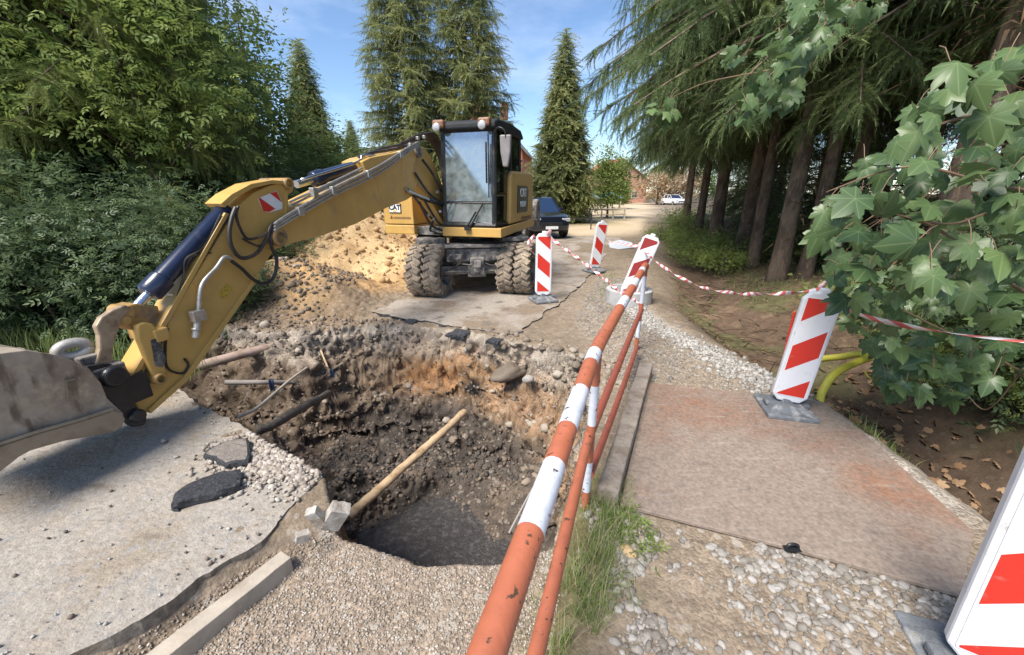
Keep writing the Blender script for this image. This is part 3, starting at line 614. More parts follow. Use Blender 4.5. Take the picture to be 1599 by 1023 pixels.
for pts, r in (([(345, 335), (318, 385), (290, 405), (285, 440), (262, 500), (250, 540)], .008), ([(350, 340), (300, 430), (268, 500), (236, 560)], .012), ([(338, 352), (296, 425), (252, 512), (238, 540)], .012),
               ([(262, 512), (258, 545), (262, 575), (285, 583), (294, 570), (288, 560)], .009), ([(330, 395), (300, 400), (290, 420)], .007), ([(238, 560), (222, 590), (205, 602)], .008)):
    th_.tube(smooth_path([BP(x_, y_, 1.0) if r > .01 else BP(x_, y_, 1.07) for x_, y_ in pts]), r, 6)
th_.build('thin_hose', M['hose'], stick, smooth=True)
sp = MB()
for o in (0, 6): sp.tube([BP(352 - o, 338, .98), BP(238 - o, 540, .98)], .009, 8)
for px_, py_ in ((300, 408), (268, 462), (250, 515), (242, 545)): sp.box(BP(px_, py_, .98), (.12, .05, .05), RU)
sp.build('steel_pipe', M['steelpipe'], stick, smooth='auto')
# ---- linkage and coupler
lk = MB(); plate(lk, [(197, 478), (212, 474), (248, 478), (250, 490), (232, 496), (236, 505), (226, 516), (206, 516), (186, 500), (186, 486)], 1.04, .15); lk.build('link_head', M['catlink'], ex, bevel=.012)
lk = MB()
for a in (1.10, .82): plate(lk, [(176, 484), (196, 476), (206, 482), (192, 498), (186, 514), (178, 540), (176, 572), (160, 574), (148, 572), (156, 545), (155, 524), (150, 510), (158, 496)], a, .05)
lk.build('rocker_arm', mat('worn_tan_steel', (.36, .27, .18), .5, .2, var=.2, vscale=12, col2=(.22, .15, .10), c2scale=8, c2pos=(.5, .62), bump=.15), ex, bevel=.01)
lk = MB()
for a in (1.12, .80): plate(lk, [(214, 508), (226, 503), (240, 506), (248, 520), (252, 545), (262, 590), (258, 600), (247, 600), (238, 585), (216, 530)], a, .05)
lk.box((BP(232, 520, .98)), (.3, .1, .1), RU); lk.build('coupler_link', M['cat'], ex, bevel=.012)
sk = MB(); plate(sk, [(236, 532), (248, 527), (260, 562), (254, 574), (243, 572)], 1.127, .006); sk.build('scrape', M['blackdirty'], ex)
boss(199, 487, 1.08, .045, .14, ex, M['catlink'], 'pivot_pin', False); boss(197, 500, 1.09, .032, .14, ex, M['catlink'], 'pivot_pin', False); boss(252, 592, 1.14, .045, .32, ex, M['catlink'], 'pivot_pin')
cp = MB()
for a in (1.14, .80): plate(cp, [(136, 572), (160, 568), (196, 570), (204, 585), (200, 612), (215, 640), (230, 650), (226, 664), (208, 667), (190, 650), (170, 625), (150, 600), (134, 590)], a, .07)
cp.box(BP(180, 605, .95), (.34, .24, .2), RU); cp.lathe(BP(180, 588, 1.17), md_, [(-.5, .001), (-.5, .075), (0, .075), (.02, .06), (.02, .001)], 24); cp.lathe(BP(217, 650, 1.17), md_, [(-.5, .001), (-.5, .05), (0, .05), (.012, .04), (.012, .001)], 20)
cp.build('coupler', M['black'], ex, bevel=.012)
# ---- bucket: side plates, rolled back sheet, cutting band
aN, aF = 1.22, .50
side = [(193, 646), (168, 622), (158, 598), (140, 576), (112, 562), (80, 553), (40, 547), (0, 552), (-45, 570), (-90, 610), (-130, 680), (-140, 745), (-60, 750), (0, 737), (30, 712), (48, 703), (100, 688), (178, 674), (193, 660)]
bk = MB(); plate(bk, side, aN, .03); bk.prism([BP(x_, y_, aN) - md_ * (aN - aF - .03) for x_, y_ in side], -md_ * .03)
back = side[:12]; q = [BP(x_, y_, aN - .002) for x_, y_ in back]; ctr = sum(q, Vector()) / len(q)
n = len(q); inn = [p + (BP(30, 690, aN) - p).normalized() * .03 for p in q]
for i in range(n - 1):
    w = -md_ * (aN - aF - .004); vs = [q[i], q[i + 1], inn[i + 1], inn[i]]; bk.prism(vs, w)
bkt = bk.build('bucket', M['bucket'], ex, bevel=.006)
be = MB(); plate(be, [(-140, 715), (-10, 700), (60, 677), (130, 657), (178, 641), (190, 644), (196, 655), (190, 668), (178, 675), (100, 689), (48, 704), (30, 714), (0, 738), (-140, 760)], aN + .03, .03); plate(be, [(-140, 711), (-10, 696), (60, 673), (130, 653), (178, 637), (179, 641), (130, 657), (60, 677), (-10, 700), (-140, 715)], aN + .042, .03)
be.build('side_cutter', M['bucketedge'], bkt, bevel=.006)
be = MB(); plate(be, [(102, 594), (117, 591), (118, 593), (105, 596), (108, 627), (105, 627)], aN + .012, .015); be.build('weld_mark', M['bucketedge'], bkt)
lp = BP(114, 546, 1.0); be = MB(); R0 = .060
mjr = 20
ptsr = [lp + (-hd * math.cos(2 * math.pi * k / mjr) * R0 * 1.15 + md_ * .3 * math.cos(2 * math.pi * k / mjr) * R0 + Vector((0, 0, 1)) * math.sin(2 * math.pi * k / mjr) * R0 * .72) for k in range(mjr + 1)]
be.tube(ptsr, .033, 12); be.build('lifting_eye', mat('bare_cast_steel', (.38, .36, .33), .55, .3, var=.25, bump=.2), bkt, smooth=True)
be = MB(); be.box(BP(150, 575, 1.0), (.3, .18, .07), RU); be.box(BP(128, 560, 1.0), (.18, .1, .06), RU); be.build('bucket_hinge', M['blackdirty'], bkt, bevel=.012)

# ---- upper structure
def cat_round(mb_, name, mats, parent, bev=.03, smooth=False): return mb_.build(name, mats, parent, bevel=bev, smooth=smooth)
mb = MB(); ubox(mb, 1.17, 2.22, -.04, .10, 1.05, 1.20); mb.prism([U(2.20, -.04, 1.05), U(2.20, 2.1, 1.10), U(2.20, 2.1, 1.24), U(2.20, -.04, 1.20)], md_ * .04); cat_round(mb, 'deck_skirt', M['cat'], ex, .012)
mb = MB(); ubox(mb, .1, 2.15, .12, 2.9, 1.04, 1.19); cat_round(mb, 'deck', M['blackdirty'], ex, .01)
mb = MB(); ubox(mb, .0, .60, .0, 1.25, 1.222, 1.72); ubox(mb, .0, .60, .0, 1.25, 1.05, 1.212); tbx = cat_round(mb, 'toolbox', M['cat'], ex, .018)
mb = MB(); ubox(mb, .0, 1.0, 1.28, 3.0, 1.06, 1.95); ubox(mb, 1.0, 1.6, 1.5, 3.0, 1.06, 2.1); cat_round(mb, 'engine_hood', M['cat'], ex, .05)
mb = MB(); pr = [(.60, 1.22), (.66, 2.02), (.76, 2.12), (2.02, 2.14), (2.12, 2.06), (2.14, 1.24)]; mb.prism([U(1.5, b, z_) for b, z_ in pr], md_ * .70); ec = cat_round(mb, 'side_cover', M['cat'], ex, .045)
mb = MB(); pr = [(.0, 1.05), (.0, 1.5), (.12, 1.62), (.30, 1.62), (.38, 1.5), (.38, 1.05)]; mb.prism([U(.12, 2.75 + b, z_) for b, z_ in pr], md_ * 2.0); cat_round(mb, 'counterweight', M['blackdirty'], ex, .04)
mb = MB(); mb.tube([U(1.95, 1.75, 2.1), U(1.95, 1.75, 2.33)], .085, 16); mb.tube([U(1.95, 1.75, 2.33), U(1.95, 1.75, 2.36)], .11, 16); mb.build('air_filter', M['black'], ex, smooth='auto')
mb = MB(); ubox(mb, 1.68, 2.05, 1.42, 1.5, 2.1, 2.3); mb.build('bracket', M['black'], ex, bevel=.01)
# badge panel on the side cover
bp_ = MB(); bp_.prism([U(2.205, b, z_) for b, z_ in ((.98, 1.40), (1.0, 1.88), (1.62, 1.88), (1.72, 1.80), (1.66, 1.45), (1.6, 1.40))], md_ * .008); bdg = bp_.build('badge', M['black'], ec)
text(bdg, 'CAT', U(2.217, 1.34, 1.75), -hd, (0, 0, 1), .21, M['white'], bold=.004); text(bdg, 'M320F', U(2.217, 1.33, 1.55), -hd, (0, 0, 1), .14, M['white'], bold=.003)
darkred = mat('dark_red_decal', (.20, .05, .03), .5); dk = mat('dull_brown_decal', (.22, .13, .06), .5)
def wordmark(org, xd, w, h, parent):          # an illegible line of small print with a pointed emblem before it
    m_ = MB(); xd = Vector(xd); up = Vector((0, 0, 1)); n_ = xd.cross(up)
    m_.prism([org + n_ * .001, org + xd * h * 1.5 + n_ * .001, org + xd * h * 1.1 + up * h * 1.7 + n_ * .001], n_ * .003, 1)
    r_ = random.Random(4); x0 = h * 2.0
    while x0 < w:
        l_ = h * r_.uniform(.35, .7); m_.prism([org + xd * x0 + n_ * .001, org + xd * (x0 + l_) + n_ * .001, org + xd * (x0 + l_) + up * h * r_.uniform(.7, 1) + n_ * .001, org + xd * x0 + up * h + n_ * .001], n_ * .003); x0 += l_ + h * .25
    m_.build('small_print', [dk, darkred], parent)
wordmark(U(.13, -.002, 1.32), md_, .40, .035, tbx); wordmark(U(2.205, 1.25, 1.27), -hd, .7, .05, ec)
# emblem plate on the toolbox
bb = MB(); bb.prism([U(a, -.004, z_) for a, z_ in ((.13, 1.42), (.37, 1.42), (.37, 1.575), (.13, 1.575))], hd * .01, 0); bb.prism([U(a, -.014, z_) for a, z_ in ((.14, 1.43), (.36, 1.43), (.36, 1.565), (.14, 1.565))], hd * .004, 1); emb = bb.build('badge', [M['black'], M['white']], tbx)
text(emb, 'CAT', U(.25, -.021, 1.51), md_, (0, 0, 1), .115, M['black'], bold=.003)
bb = MB(); bb.prism([U(.21, -.019, 1.44), U(.29, -.019, 1.44), U(.25, -.019, 1.475)], hd * .003); bb.build('triangle', mat('badge_yellow', (.75, .5, .03), .5), emb)
# ---- cab
ca0, ca1, cl_ = 1.18, 2.13, 1.45
fr = MB()
def post(a0, b0, z0, a1, b1, z1, w=.06): fr.tube([U(a0, b0, z0), U(a1, b1, z1)], w / 2 * 1.15, 8)
zt_, zb_ = 2.70, 1.22
for a in (ca0 + .03, ca1 - .03):
    post(a, .02, zb_, a, .09, zt_, .07); post(a, .86, zb_, a, .86, zt_ + .03, .07); post(a, cl_ - .04, zb_, a, cl_ - .10, zt_, .09); post(a, .04, 1.72, a, cl_, 1.72, .05) if a > 2 else None
    post(a, .04, zb_ + .02, a, cl_, zb_ + .02, .08)
post(ca0, .03, zb_ + .02, ca1, .03, zb_ + .02, .09); post(ca0, .08, zt_, ca1, .08, zt_, .06); post(ca0, cl_, zb_, ca1, cl_, zb_, .08); post(ca0, .02, 1.60, ca1, .02, 1.60, .018)
cab = fr.build('cab', M['black'], ex, smooth='auto')
fr = MB(); ubox(fr, ca1 - .06, ca1 - .01, .03, .34, 1.20, 1.30); ubox(fr, ca1 - .05, ca1 - .01, .80, 1.4, 1.22, 1.34); fr.box(U(ca1 - .03, 1.15, 1.45), (.05, .55, .6), RU); fr.build('lower_panel', M['black'], cab, bevel=.01)
rf = MB(); prf = [(-.05, 2.70), (-.05, 2.79), (.10, 2.84), (.75, 2.87), (1.35, 2.83), (1.50, 2.74), (1.50, 2.69)]; rf.prism([U(ca0 - .03, b, z_) for b, z_ in prf], md_ * (ca1 - ca0 + .06)); rf.build('roof', mat('matt_black_roof', (.022, .023, .026), .75, var=.3), cab, bevel=.03)
gl = MB(); gl.prism([U(ca0 + .03, .025, 1.62), U(ca1 - .04, .025, 1.62), U(ca1 - .04, .085, 2.68), U(ca0 + .03, .085, 2.68)], -hd * .008); gl.prism([U(ca0 + .03, .025, 1.27), U(ca1 - .04, .025, 1.27), U(ca1 - .04, .025, 1.59), U(ca0 + .03, .025, 1.59)], -hd * .008); gl.build('windscreen', M['cabglass'], cab)
gl = MB()
for a in (ca0 + .01, ca1 - .012):
    for b0, b1, z0, z1 in ((.08, .82, 1.76, 2.66), (.90, 1.36, 1.76, 2.66), (.08, .82, 1.30, 1.70)):
        if a < 2 and z0 < 1.5: z0 = 1.3
        gl.prism([U(a, b0, z0), U(a, b1, z0), U(a, b1, z1), U(a, b0, z1)], md_ * .006)
gl.prism([U(ca0 + .08, cl_ - .03, 1.9), U(ca1 - .08, cl_ - .03, 1.9), U(ca1 - .08, cl_ - .06, 2.62), U(ca0 + .08, cl_ - .06, 2.62)], -hd * .006); gl.build('side_window', M['sideglass'], cab)
ins = MB(); ubox(ins, ca0 + .02, ca0 + .05, .08, 1.40, 1.22, 1.62); ubox(ins, ca0 + .04, ca1 - .04, 1.36, 1.40, 1.22, 1.85); ubox(ins, ca0 + .04, ca1 - .04, .06, 1.4, 1.2, 1.25); ins.build('inner_panel', M['black'], cab, bevel=.01)
ins = MB(); ubox(ins, 1.45, 1.9, .75, 1.2, 1.35, 1.62); ubox(ins, 1.47, 1.88, 1.14, 1.28, 1.6, 2.3); ubox(ins, 1.55, 1.8, 1.16, 1.26, 2.3, 2.48); ubox(ins, 1.3, 1.44, .6, 1.2, 1.55, 1.72); ubox(ins, 1.92, 2.04, .6, 1.2, 1.55, 1.72); ubox(ins, ca0 + .05, ca1 - .05, .1, 1.4, 1.2, 1.26); ins.build('seat', mat('grey_seat_fabric', (.07, .08, .09), .8, var=.2), cab, bevel=.04)
ins = MB(); ins.tube([U(1.66, .3, 1.25), U(1.66, .5, 1.75)], .035, 10); c0 = U(1.66, .5, 1.78); ins.tube([c0 + (md_ * math.cos(t * .35) + (-hd * .85 + Vector((0, 0, -.5))) * math.sin(t * .35) * .9) * .19 for t in range(19)], .014, 8); ins.build('steering_wheel', M['black'], cab, smooth='auto')
ins = MB(); ubox(ins, 1.95, 2.05, .25, .32, 1.72, 1.98); ubox(ins, ca0 + .07, ca0 + .13, .16, .9, 1.26, 1.62); ins.build('monitor', mat('pale_console', (.30, .36, .36), .5), cab, bevel=.01)
wp = MB(); wp.tube([U(ca1 - .10, -.01, 2.62), U(ca1 - .10, -.02, 1.68)], .012, 6); wp.tube([U(ca1 - .13, -.03, 2.5), U(ca1 - .13, -.03, 1.9)], .016, 6); wp.tube([U(1.70, -.05, 1.22), U(1.78, -.04, 1.35), U(1.92, -.02, 1.58)], .014, 6); wp.tube([U(1.64, -.06, 1.20), U(1.80, -.03, 1.46)], .016, 6); wp.box(U(1.66, -.07, 1.19), (.10, .06, .06), RU); wp.build('wiper', M['black'], cab)
wl = MB(); wlm = MB()
for a in (ca0 + .02, ca1 - .16):
    wlm.box(U(a + .02, -.04, 2.78), (.2, .14, .12), RU); wl.lathe(U(a, -.11, 2.73), hd, [(0, .001), (0, .066), (.02, .06), (.035, .03), (.038, .001)], 18)
lm = wlm.build('lamp_housing', mat('brown_lamp_housing', (.22, .10, .05), .5, var=.2), cab, bevel=.03); wl.build('work_light', M['lampglass'], lm, smooth='auto')
mr = MB(); mr.tube(smooth_path([U(ca1, .02, 2.30), U(ca1 + .03, -.08, 2.60), U(ca1 + .12, -.14, 2.68), U(ca1 + .22, -.14, 2.62), U(ca1 + .22, -.12, 2.45)]), .012, 8); ar = mr.build('mirror_arm', M['black'], cab, smooth=True)
mr = MB(); mr.prism([U(ca1 + a, -.14, z_) for a, z_ in ((.13, 2.58), (.31, 2.58), (.30, 2.34), (.26, 2.13), (.18, 2.13), (.14, 2.34))], -hd * .07); mr.build('mirror', mat('grey_mirror_back', (.22, .20, .20), .5, var=.2), ar, bevel=.02)
# ---- undercarriage and wheels
def tyre_mb(c, ax, r=.46, w=.27):
    mb = MB(); h = w / 2
    mb.lathe(c, ax, [(-h * .85, r * .56), (-h, r * .66), (-h, r * .84), (-h * .84, r * .93), (-h * .5, r * .955), (0, r * .965), (h * .5, r * .955), (h * .84, r * .93), (h, r * .84), (h, r * .66), (h * .85, r * .56), (-h * .85, r * .56)], 40)
    ax = Vector(ax).normalized(); up = Vector((0, 0, 1)); f = ax.cross(up).normalized(); rr_ = random.Random(int(c[0] * 100))
    for k in range(22):
        for s_ in (-1, 1):
            t = 2 * math.pi * (k + .5 * (s_ > 0)) / 22; rd = f * math.cos(t) + up * math.sin(t); tg = ax.cross(rd)
            a0 = Vector(c) + rd * r * .975 + ax * s_ * w * .25; rot = Matrix((ax, tg, rd)).transposed() @ Matrix.Rotation(s_ * .45, 3, 'Z')
            mb.box(a0 - rd * .008, (w * .50, .078, .038 + rr_.uniform(0, .01)), rot, taper=.85)
            mb.box(Vector(c) + rd * r * .91 + ax * s_ * w * .47, (.03, .065, .07), rot)
    return mb
def rim_mb(c, ax, r=.46, w=.27, s_=1):
    mb = MB(); h = w / 2 * s_
    mb.lathe(c, ax, [(h * .9, r * .57), (h * 1.0, r * .60), (h * 1.0, r * .54), (h * .5, r * .50), (-h * .3, r * .46), (-h * .35, r * .22), (h * .1, r * .20), (h * .1, .001)], 30)
    ax = Vector(ax).normalized(); up = Vector((0, 0, 1)); f = ax.cross(up)
    for k in range(10):
        t = 2 * math.pi * k / 10; mb.lathe(Vector(c) + (f * math.cos(t) + up * math.sin(t)) * r * .33 + ax * (-h * .33), ax * s_, [(0, .014), (.03, .014), (.03, .001)], 8)
    return mb
ste = R(13); axd = Vector((math.cos(ste), -math.sin(ste), 0)); axl = Vector((1.52, .25, 0)).normalized(); bk_ = Vector((-axl.y, axl.x, 0))
for (c, ax, s_) in ((Vector((-1.43, 6.98, .455)), axd, 1), (Vector((.10, 7.20, .455)), axd, 1), (Vector((-1.43, 6.98, .455)) + bk_ * 2.35, axl, 1), (Vector((.10, 7.2, .455)) + bk_ * 2.35, axl, 1)):
    for off in (-.155, .155):
        cc = c + ax * off
        ty = tyre_mb(cc, ax).build('tyre', M['rubber'], None, smooth='auto')
        ty.parent = ex; ty.data.transform(Matrix.Translation(-ORG[ex.name])); ORG[ty.name] = ORG[ex.name]; ty.name = 'wheel'; ORG[ty.name] = ORG[ex.name]
        rim_mb(cc, ax, s_=1).build('rim', M['blackdirty'], ty, smooth='auto'); 
ch = MB(); rc = Matrix((axl, bk_, Vector((0, 0, 1)))).transposed(); fc = Vector((-.66, 7.09, 0))
def C(a, b, z): return fc + axl * a + bk_ * b + Vector((0, 0, z))
def cbox(mb, a0, a1, b0, b1, z0, z1, mi=0): return mb.box(C((a0 + a1) / 2, (b0 + b1) / 2, (z0 + z1) / 2), (a1 - a0, b1 - b0, z1 - z0), rc, mi)
cbox(ch, -.42, .42, .0, 3.0, .55, .92); ch.build('chassis', M['blackdirty'], ex, bevel=.02)
ch = MB(); cbox(ch, -.50, .46, -.16, .04, .62, .84); cbox(ch, -.52, .50, -.22, .10, .86, .92); cbox(ch, -.46, -.20, -.20, -.1, .66, .76); cbox(ch, .28, .44, -.22, -.1, .64, .80); ch.build('front_frame', M['blackdirty'], ex, bevel=.012)
ch = MB(); cbox(ch, -.10, .14, -.26, -.02, .40, .70); ch.lathe(C(.02, -.20, .50), -bk_, [(0, .001), (0, .06), (.09, .06), (.09, .001)], 14); cbox(ch, -.04, .08, -.34, -.24, .54, .66); ch.build('axle_pivot', M['blackdirty'], ex, bevel=.012)
ch = MB(); cbox(ch, -.60, .56, -.06, .08, .38, .53); cbox(ch, -.14, .18, -.12, .12, .34, .56); ch.lathe(C(-.60, 0, .455), -axl, [(0, .09), (.18, .08), (.18, .001)], 16); ch.lathe(C(.56, 0, .455), axl, [(0, .09), (.1, .08), (.1, .001)], 16)
ch.tube([C(-.55, -.10, .44), C(-.1, -.12, .44)], .022, 8); ch.tube([C(.15, -.12, .44), C(.5, -.10, .44)], .022, 8); ch.build('axle', mat('dusty_axle', (.26, .235, .21), .75, var=.3, col2=(.12, .11, .10), c2scale=8, bump=.4), ex, bevel=.015)
ch = MB(); cbox(ch, -.60, .56, 2.30, 2.44, .38, .53); ch.build('axle', M['blackdirty'], ex, bevel=.015)
ch = MB(); ch.lathe(C(0, 1.1, .92), (0, 0, 1), [(0, .50), (.12, .50), (.12, .001)], 36); ch.build('slewing_ring', M['blackdirty'], ex, smooth='auto')
ch = MB(); cbox(ch, -1.02, -.50, .05, 1.9, .93, 1.0); cbox(ch, -1.02, -.98, .05, 1.9, .80, .95); cbox(ch, -1.02, -.5, .05, .10, .80, .95); cbox(ch, .5, 1.0, .05, 1.9, .93, 1.0); cbox(ch, .5, .95, .30, .36, .74, .95); ch.build('mudguard', M['blackdirty'], ex, bevel=.012)
ch = MB(); ch.tube(smooth_path([C(-.2, -.2, .8), C(-.3, -.26, .6), C(-.45, -.2, .5)]), .016, 6); ch.tube(smooth_path([C(.1, -.2, .62), C(.3, -.25, .56), C(.44, -.2, .66)]), .014, 6); ch.tube(smooth_path([C(-.44, -.18, .74), C(-.38, -.25, .66), C(-.3, -.2, .6), C(-.08, -.28, .58)]), .014, 6); ch.build('hose', M['hose'], ex, smooth=True)

# ================================================================== BARRIER BOARDS
def stripemat(name, sgn, ph, period=.40, frac=.5, red=(.60, .035, .022), flip=1):
    m = bpy.data.materials.new(name); m.use_nodes = True; t = m.node_tree; b = t.nodes['Principled BSDF']; l = t.links.new
    b.inputs['Roughness'].default_value = .35
    co = t.nodes.new('ShaderNodeTexCoord'); sx = t.nodes.new('ShaderNodeSeparateXYZ'); l(co.outputs['Object'], sx.inputs[0])
    def mth(op, a, b_=None, c=None):
        n = t.nodes.new('ShaderNodeMath'); n.operation = op
        for i, v in enumerate((a, b_, c)):
            if v is None: continue
            if isinstance(v, (int, float)): n.inputs[i].default_value = v
            else: l(v, n.inputs[i])
        return n.outputs[0]
    v = mth('ADD', mth('MULTIPLY_ADD', sx.outputs['X'], sgn, ph), sx.outputs['Z']); f = mth('FRACT', mth('DIVIDE', v, period)); k = mth('LESS_THAN', f, frac)
    inx = mth('LESS_THAN', mth('ABSOLUTE', sx.outputs['X']), .103)
    inz = mth('MULTIPLY', mth('GREATER_THAN', sx.outputs['Z'], .165), mth('LESS_THAN', sx.outputs['Z'], 1.065)); k = mth('MULTIPLY', mth('MULTIPLY', k, inx), inz)
    n = t.nodes.new('ShaderNodeTexNoise'); n.inputs['Scale'].default_value = 14; n.inputs['Detail'].default_value = 8; n.inputs['Roughness'].default_value = .7; l(co.outputs['Object'], n.inputs['Vector'])
    x = t.nodes.new('ShaderNodeMixRGB'); x.inputs['Color1'].default_value = (.74, .745, .77, 1); x.inputs['Color2'].default_value = (*red, 1); l(k, x.inputs['Fac'])
    d = t.nodes.new('ShaderNodeMapRange'); d.inputs['From Min'].default_value = .6; d.inputs['From Max'].default_value = .75; d.inputs['To Max'].default_value = .45; l(n.outputs['Fac'], d.inputs['Value'])
    y_ = t.nodes.new('ShaderNodeMixRGB'); y_.inputs['Color2'].default_value = (.33, .29, .25, 1); l(d.outputs[0], y_.inputs['Fac']); l(x.outputs[0], y_.inputs['Color1']); l(y_.outputs[0], b.inputs['Base Color'])
    return m
M['st_dn'] = stripemat('red_white_falling_stripes', .85, -.48, .46, .52); M['st_up'] = stripemat('red_white_rising_stripes', -.8, -.48, .46, .52)
M['st_dark'] = stripemat('dull_red_white_stripes', -.8, -.48, .46, .52, red=(.30, .035, .035))
M['recycled'] = mat('recycled_grey_rubber', (.15, .16, .175), .8, var=.25, vscale=20, c3=(.36, .35, .33), c3scale=9, c3pos=(.52, .7), bump=.5)
M['shell'] = mat('white_board_shell', (.68, .69, .72), .45, var=.08, c3=(.42, .38, .33), c3scale=10, c3pos=(.62, .75))
def board(loc, rz, tilt, label, sm, foot=True, footrz=None, lean=0.0):
    """a panel 0.25 m wide and 1 m tall with chamfered ends, standing in a heavy foot"""
    t = thing('barrier_board', loc, label, 'barrier board', 'red and white barrier boards round the dig')
    E_ = Euler((tilt, lean, rz), 'XYZ').to_matrix()
    w, c = .135, .05
    ol = [(-w + c, .10), (w - c, .10), (w, .16), (w, 1.05), (w - c * .9, 1.11), (.035, 1.115), (.035, 1.15), (-.035, 1.15), (-.035, 1.115), (-w + c * .9, 1.11), (-w, 1.05), (-w, .16)]
    mb = MB(); mb.prism([(a, .03, b) for a, b in ol], (0, -.055, 0)); p = mb.build('panel', M['shell'], t, bevel=.012, local=True); p.rotation_euler = E_.to_euler()
    mb = MB(); mb.prism([(a, -.026, b) for a, b in [(-.108, .16), (.108, .16), (.112, .17), (.112, 1.06), (.098, 1.072), (-.098, 1.072), (-.112, 1.06), (-.112, .17)]], (0, -.0025, 0)); f = mb.build('striped_face', sm, p, local=True)
    if foot:
        mb = MB(); mb.box((0, 0, .022), (.40, .42, .044)); mb.box((0, 0, .06), (.34, .30, .05), taper=.75); mb.box((0, 0, .10), (.10, .08, .06), taper=.8); mb.box((-.15, 0, .07), (.05, .1, .04)); mb.box((.15, 0, .07), (.05, .1, .04))
        f = mb.build('foot', M['recycled'], t, bevel=.012, local=True); f.rotation_euler = (0, 0, footrz if footrz is not None else rz)
    return t
board((.52, 6.52, .025), R(4), 0, 'upright striped board just right of the excavator wheels', M['st_dn'], footrz=R(20))
board((1.90, 9.15, .03), R(16), R(4), 'smallest striped board, farthest away at the road edge', M['st_dn'], footrz=R(30), lean=R(5))
board((1.86, 6.35, .06), R(-18), R(2), 'dull striped board leaning right in a concrete ring', M['st_dark'], foot=False, lean=R(17))
board((2.28, 2.93, .03), R(-22), R(3), 'tall striped board standing on the far corner of the rusty plate', M['st_up'], footrz=R(-14), lean=R(3)).scale = (.92, .92, .92)
board((1.80, 1.0, -.03), R(-36), R(4), 'largest striped board, cut off by the right frame edge', M['st_up'], footrz=R(-20), lean=R(-3))

# ================================================================== RAILING
def railmat():
    def one(name, c, cc, chip=(.60, .63)):
        return mat(name, c, .5, var=.12, vscale=12, col2=cc, c2scale=16, c2pos=(.56, .72), c3=(.10, .055, .035), c3scale=30, c3pos=(.615, .64), bump=.15)
    return [one('orange_rail_paint', (.44, .135, .07), (.36, .12, .08)), one('white_rail_paint', (.64, .66, .72), (.50, .50, .53)), one('rusty_red_rail_paint', (.34, .09, .055), (.26, .09, .065))]
RM = railmat()
rl = thing('pipe_railing', (.43, 1.83, 0), 'chipped orange and white pipe railing running along the right rim of the pit', 'railing')
def rpt(x0, y0, x1, y1, Y): t = (Y - y0) / (y1 - y0); return x0 + (x1 - x0) * t
def banded(name, pts, bands, r, parent=rl, n=16):
    """pts: 3D path monotone in its own length; bands: list of (y_start, y_end, material)"""
    P = smooth_path(pts, 14); mb = MB(); mis = []
    Q = [P[0]]; 
    for a, b in zip(P[:-1], P[1:]):
        k = max(1, int((b - a).length / .02))
        for j in range(1, k + 1): Q.append(a.lerp(b, j / k))
    for a, b in zip(Q[:-1], Q[1:]):
        y_ = (a.y + b.y) / 2; m_ = 0
        for s, e, mm in bands:
            if s <= y_ < e: m_ = mm
        mis.append(m_)
    mb.tube(Q, r, n, mis=mis); return mb.build(name, RM, parent, smooth='auto')
A0, A1, A2 = Vector((-.135, .20, .985)), Vector((.42, 1.86, 1.0)), Vector((1.46, 4.34, 1.0))
banded('handrail', [A0, A0.lerp(A1, .5), A0.lerp(A1, .93), A1 + Vector((.02, .04, 0)), A1.lerp(A2, .10), A1.lerp(A2, .5), A1.lerp(A2, .97), A2 + Vector((.02, .02, -.03))],
       [(.735, .965, 1), (1.165, 1.42, 1), (1.70, 1.83, 1), (2.62, 2.86, 1), (3.25, 3.50, 1), (3.92, 4.06, 1)], .0345)
banded('mid_rail', [Vector((-.10, .25, .52)), Vector((.12, .93, .51)), Vector((.40, 1.80, .50)), Vector((.46, 1.95, .50)), Vector((.95, 3.1, .51)), Vector((1.47, 4.33, .50))], [(2, 9, 2)], .025)
banded('low_rail', [Vector((.44, 1.86, .24)), Vector((.8, 2.7, .20)), Vector((1.3, 3.9, .13)), Vector((1.40, 4.15, .12))], [(0, 9, 2)], .023)
def rpost(x_, y_, z0, z1, wb, lean=(0, 0)):
    mb = MB(); n = 30; pts = []; mis = []
    for i in range(n + 1):
        t = i / n; pts.append(Vector((x_ + lean[0] * (1 - t), y_ + lean[1] * (1 - t), z0 + (z1 - z0) * t)))
    for i in range(n):
        z_ = (pts[i].z + pts[i + 1].z) / 2; mis.append(1 if any(a <= z_ < b for a, b in wb) else 0)
    mb.tube(pts, .024, 12, mis=mis); return mb.build('post', RM, rl, smooth='auto')
rpost(.43, 1.85, -.05, .98, [(.13 + .0, .34), (.58, .80)], lean=(.0, .03)); rpost(1.475, 4.36, -.05, .98, [(.58, .86), (.16, .36)], lean=(-.02, -.02))
rpost(-.06, .42, -.10, .97, [])
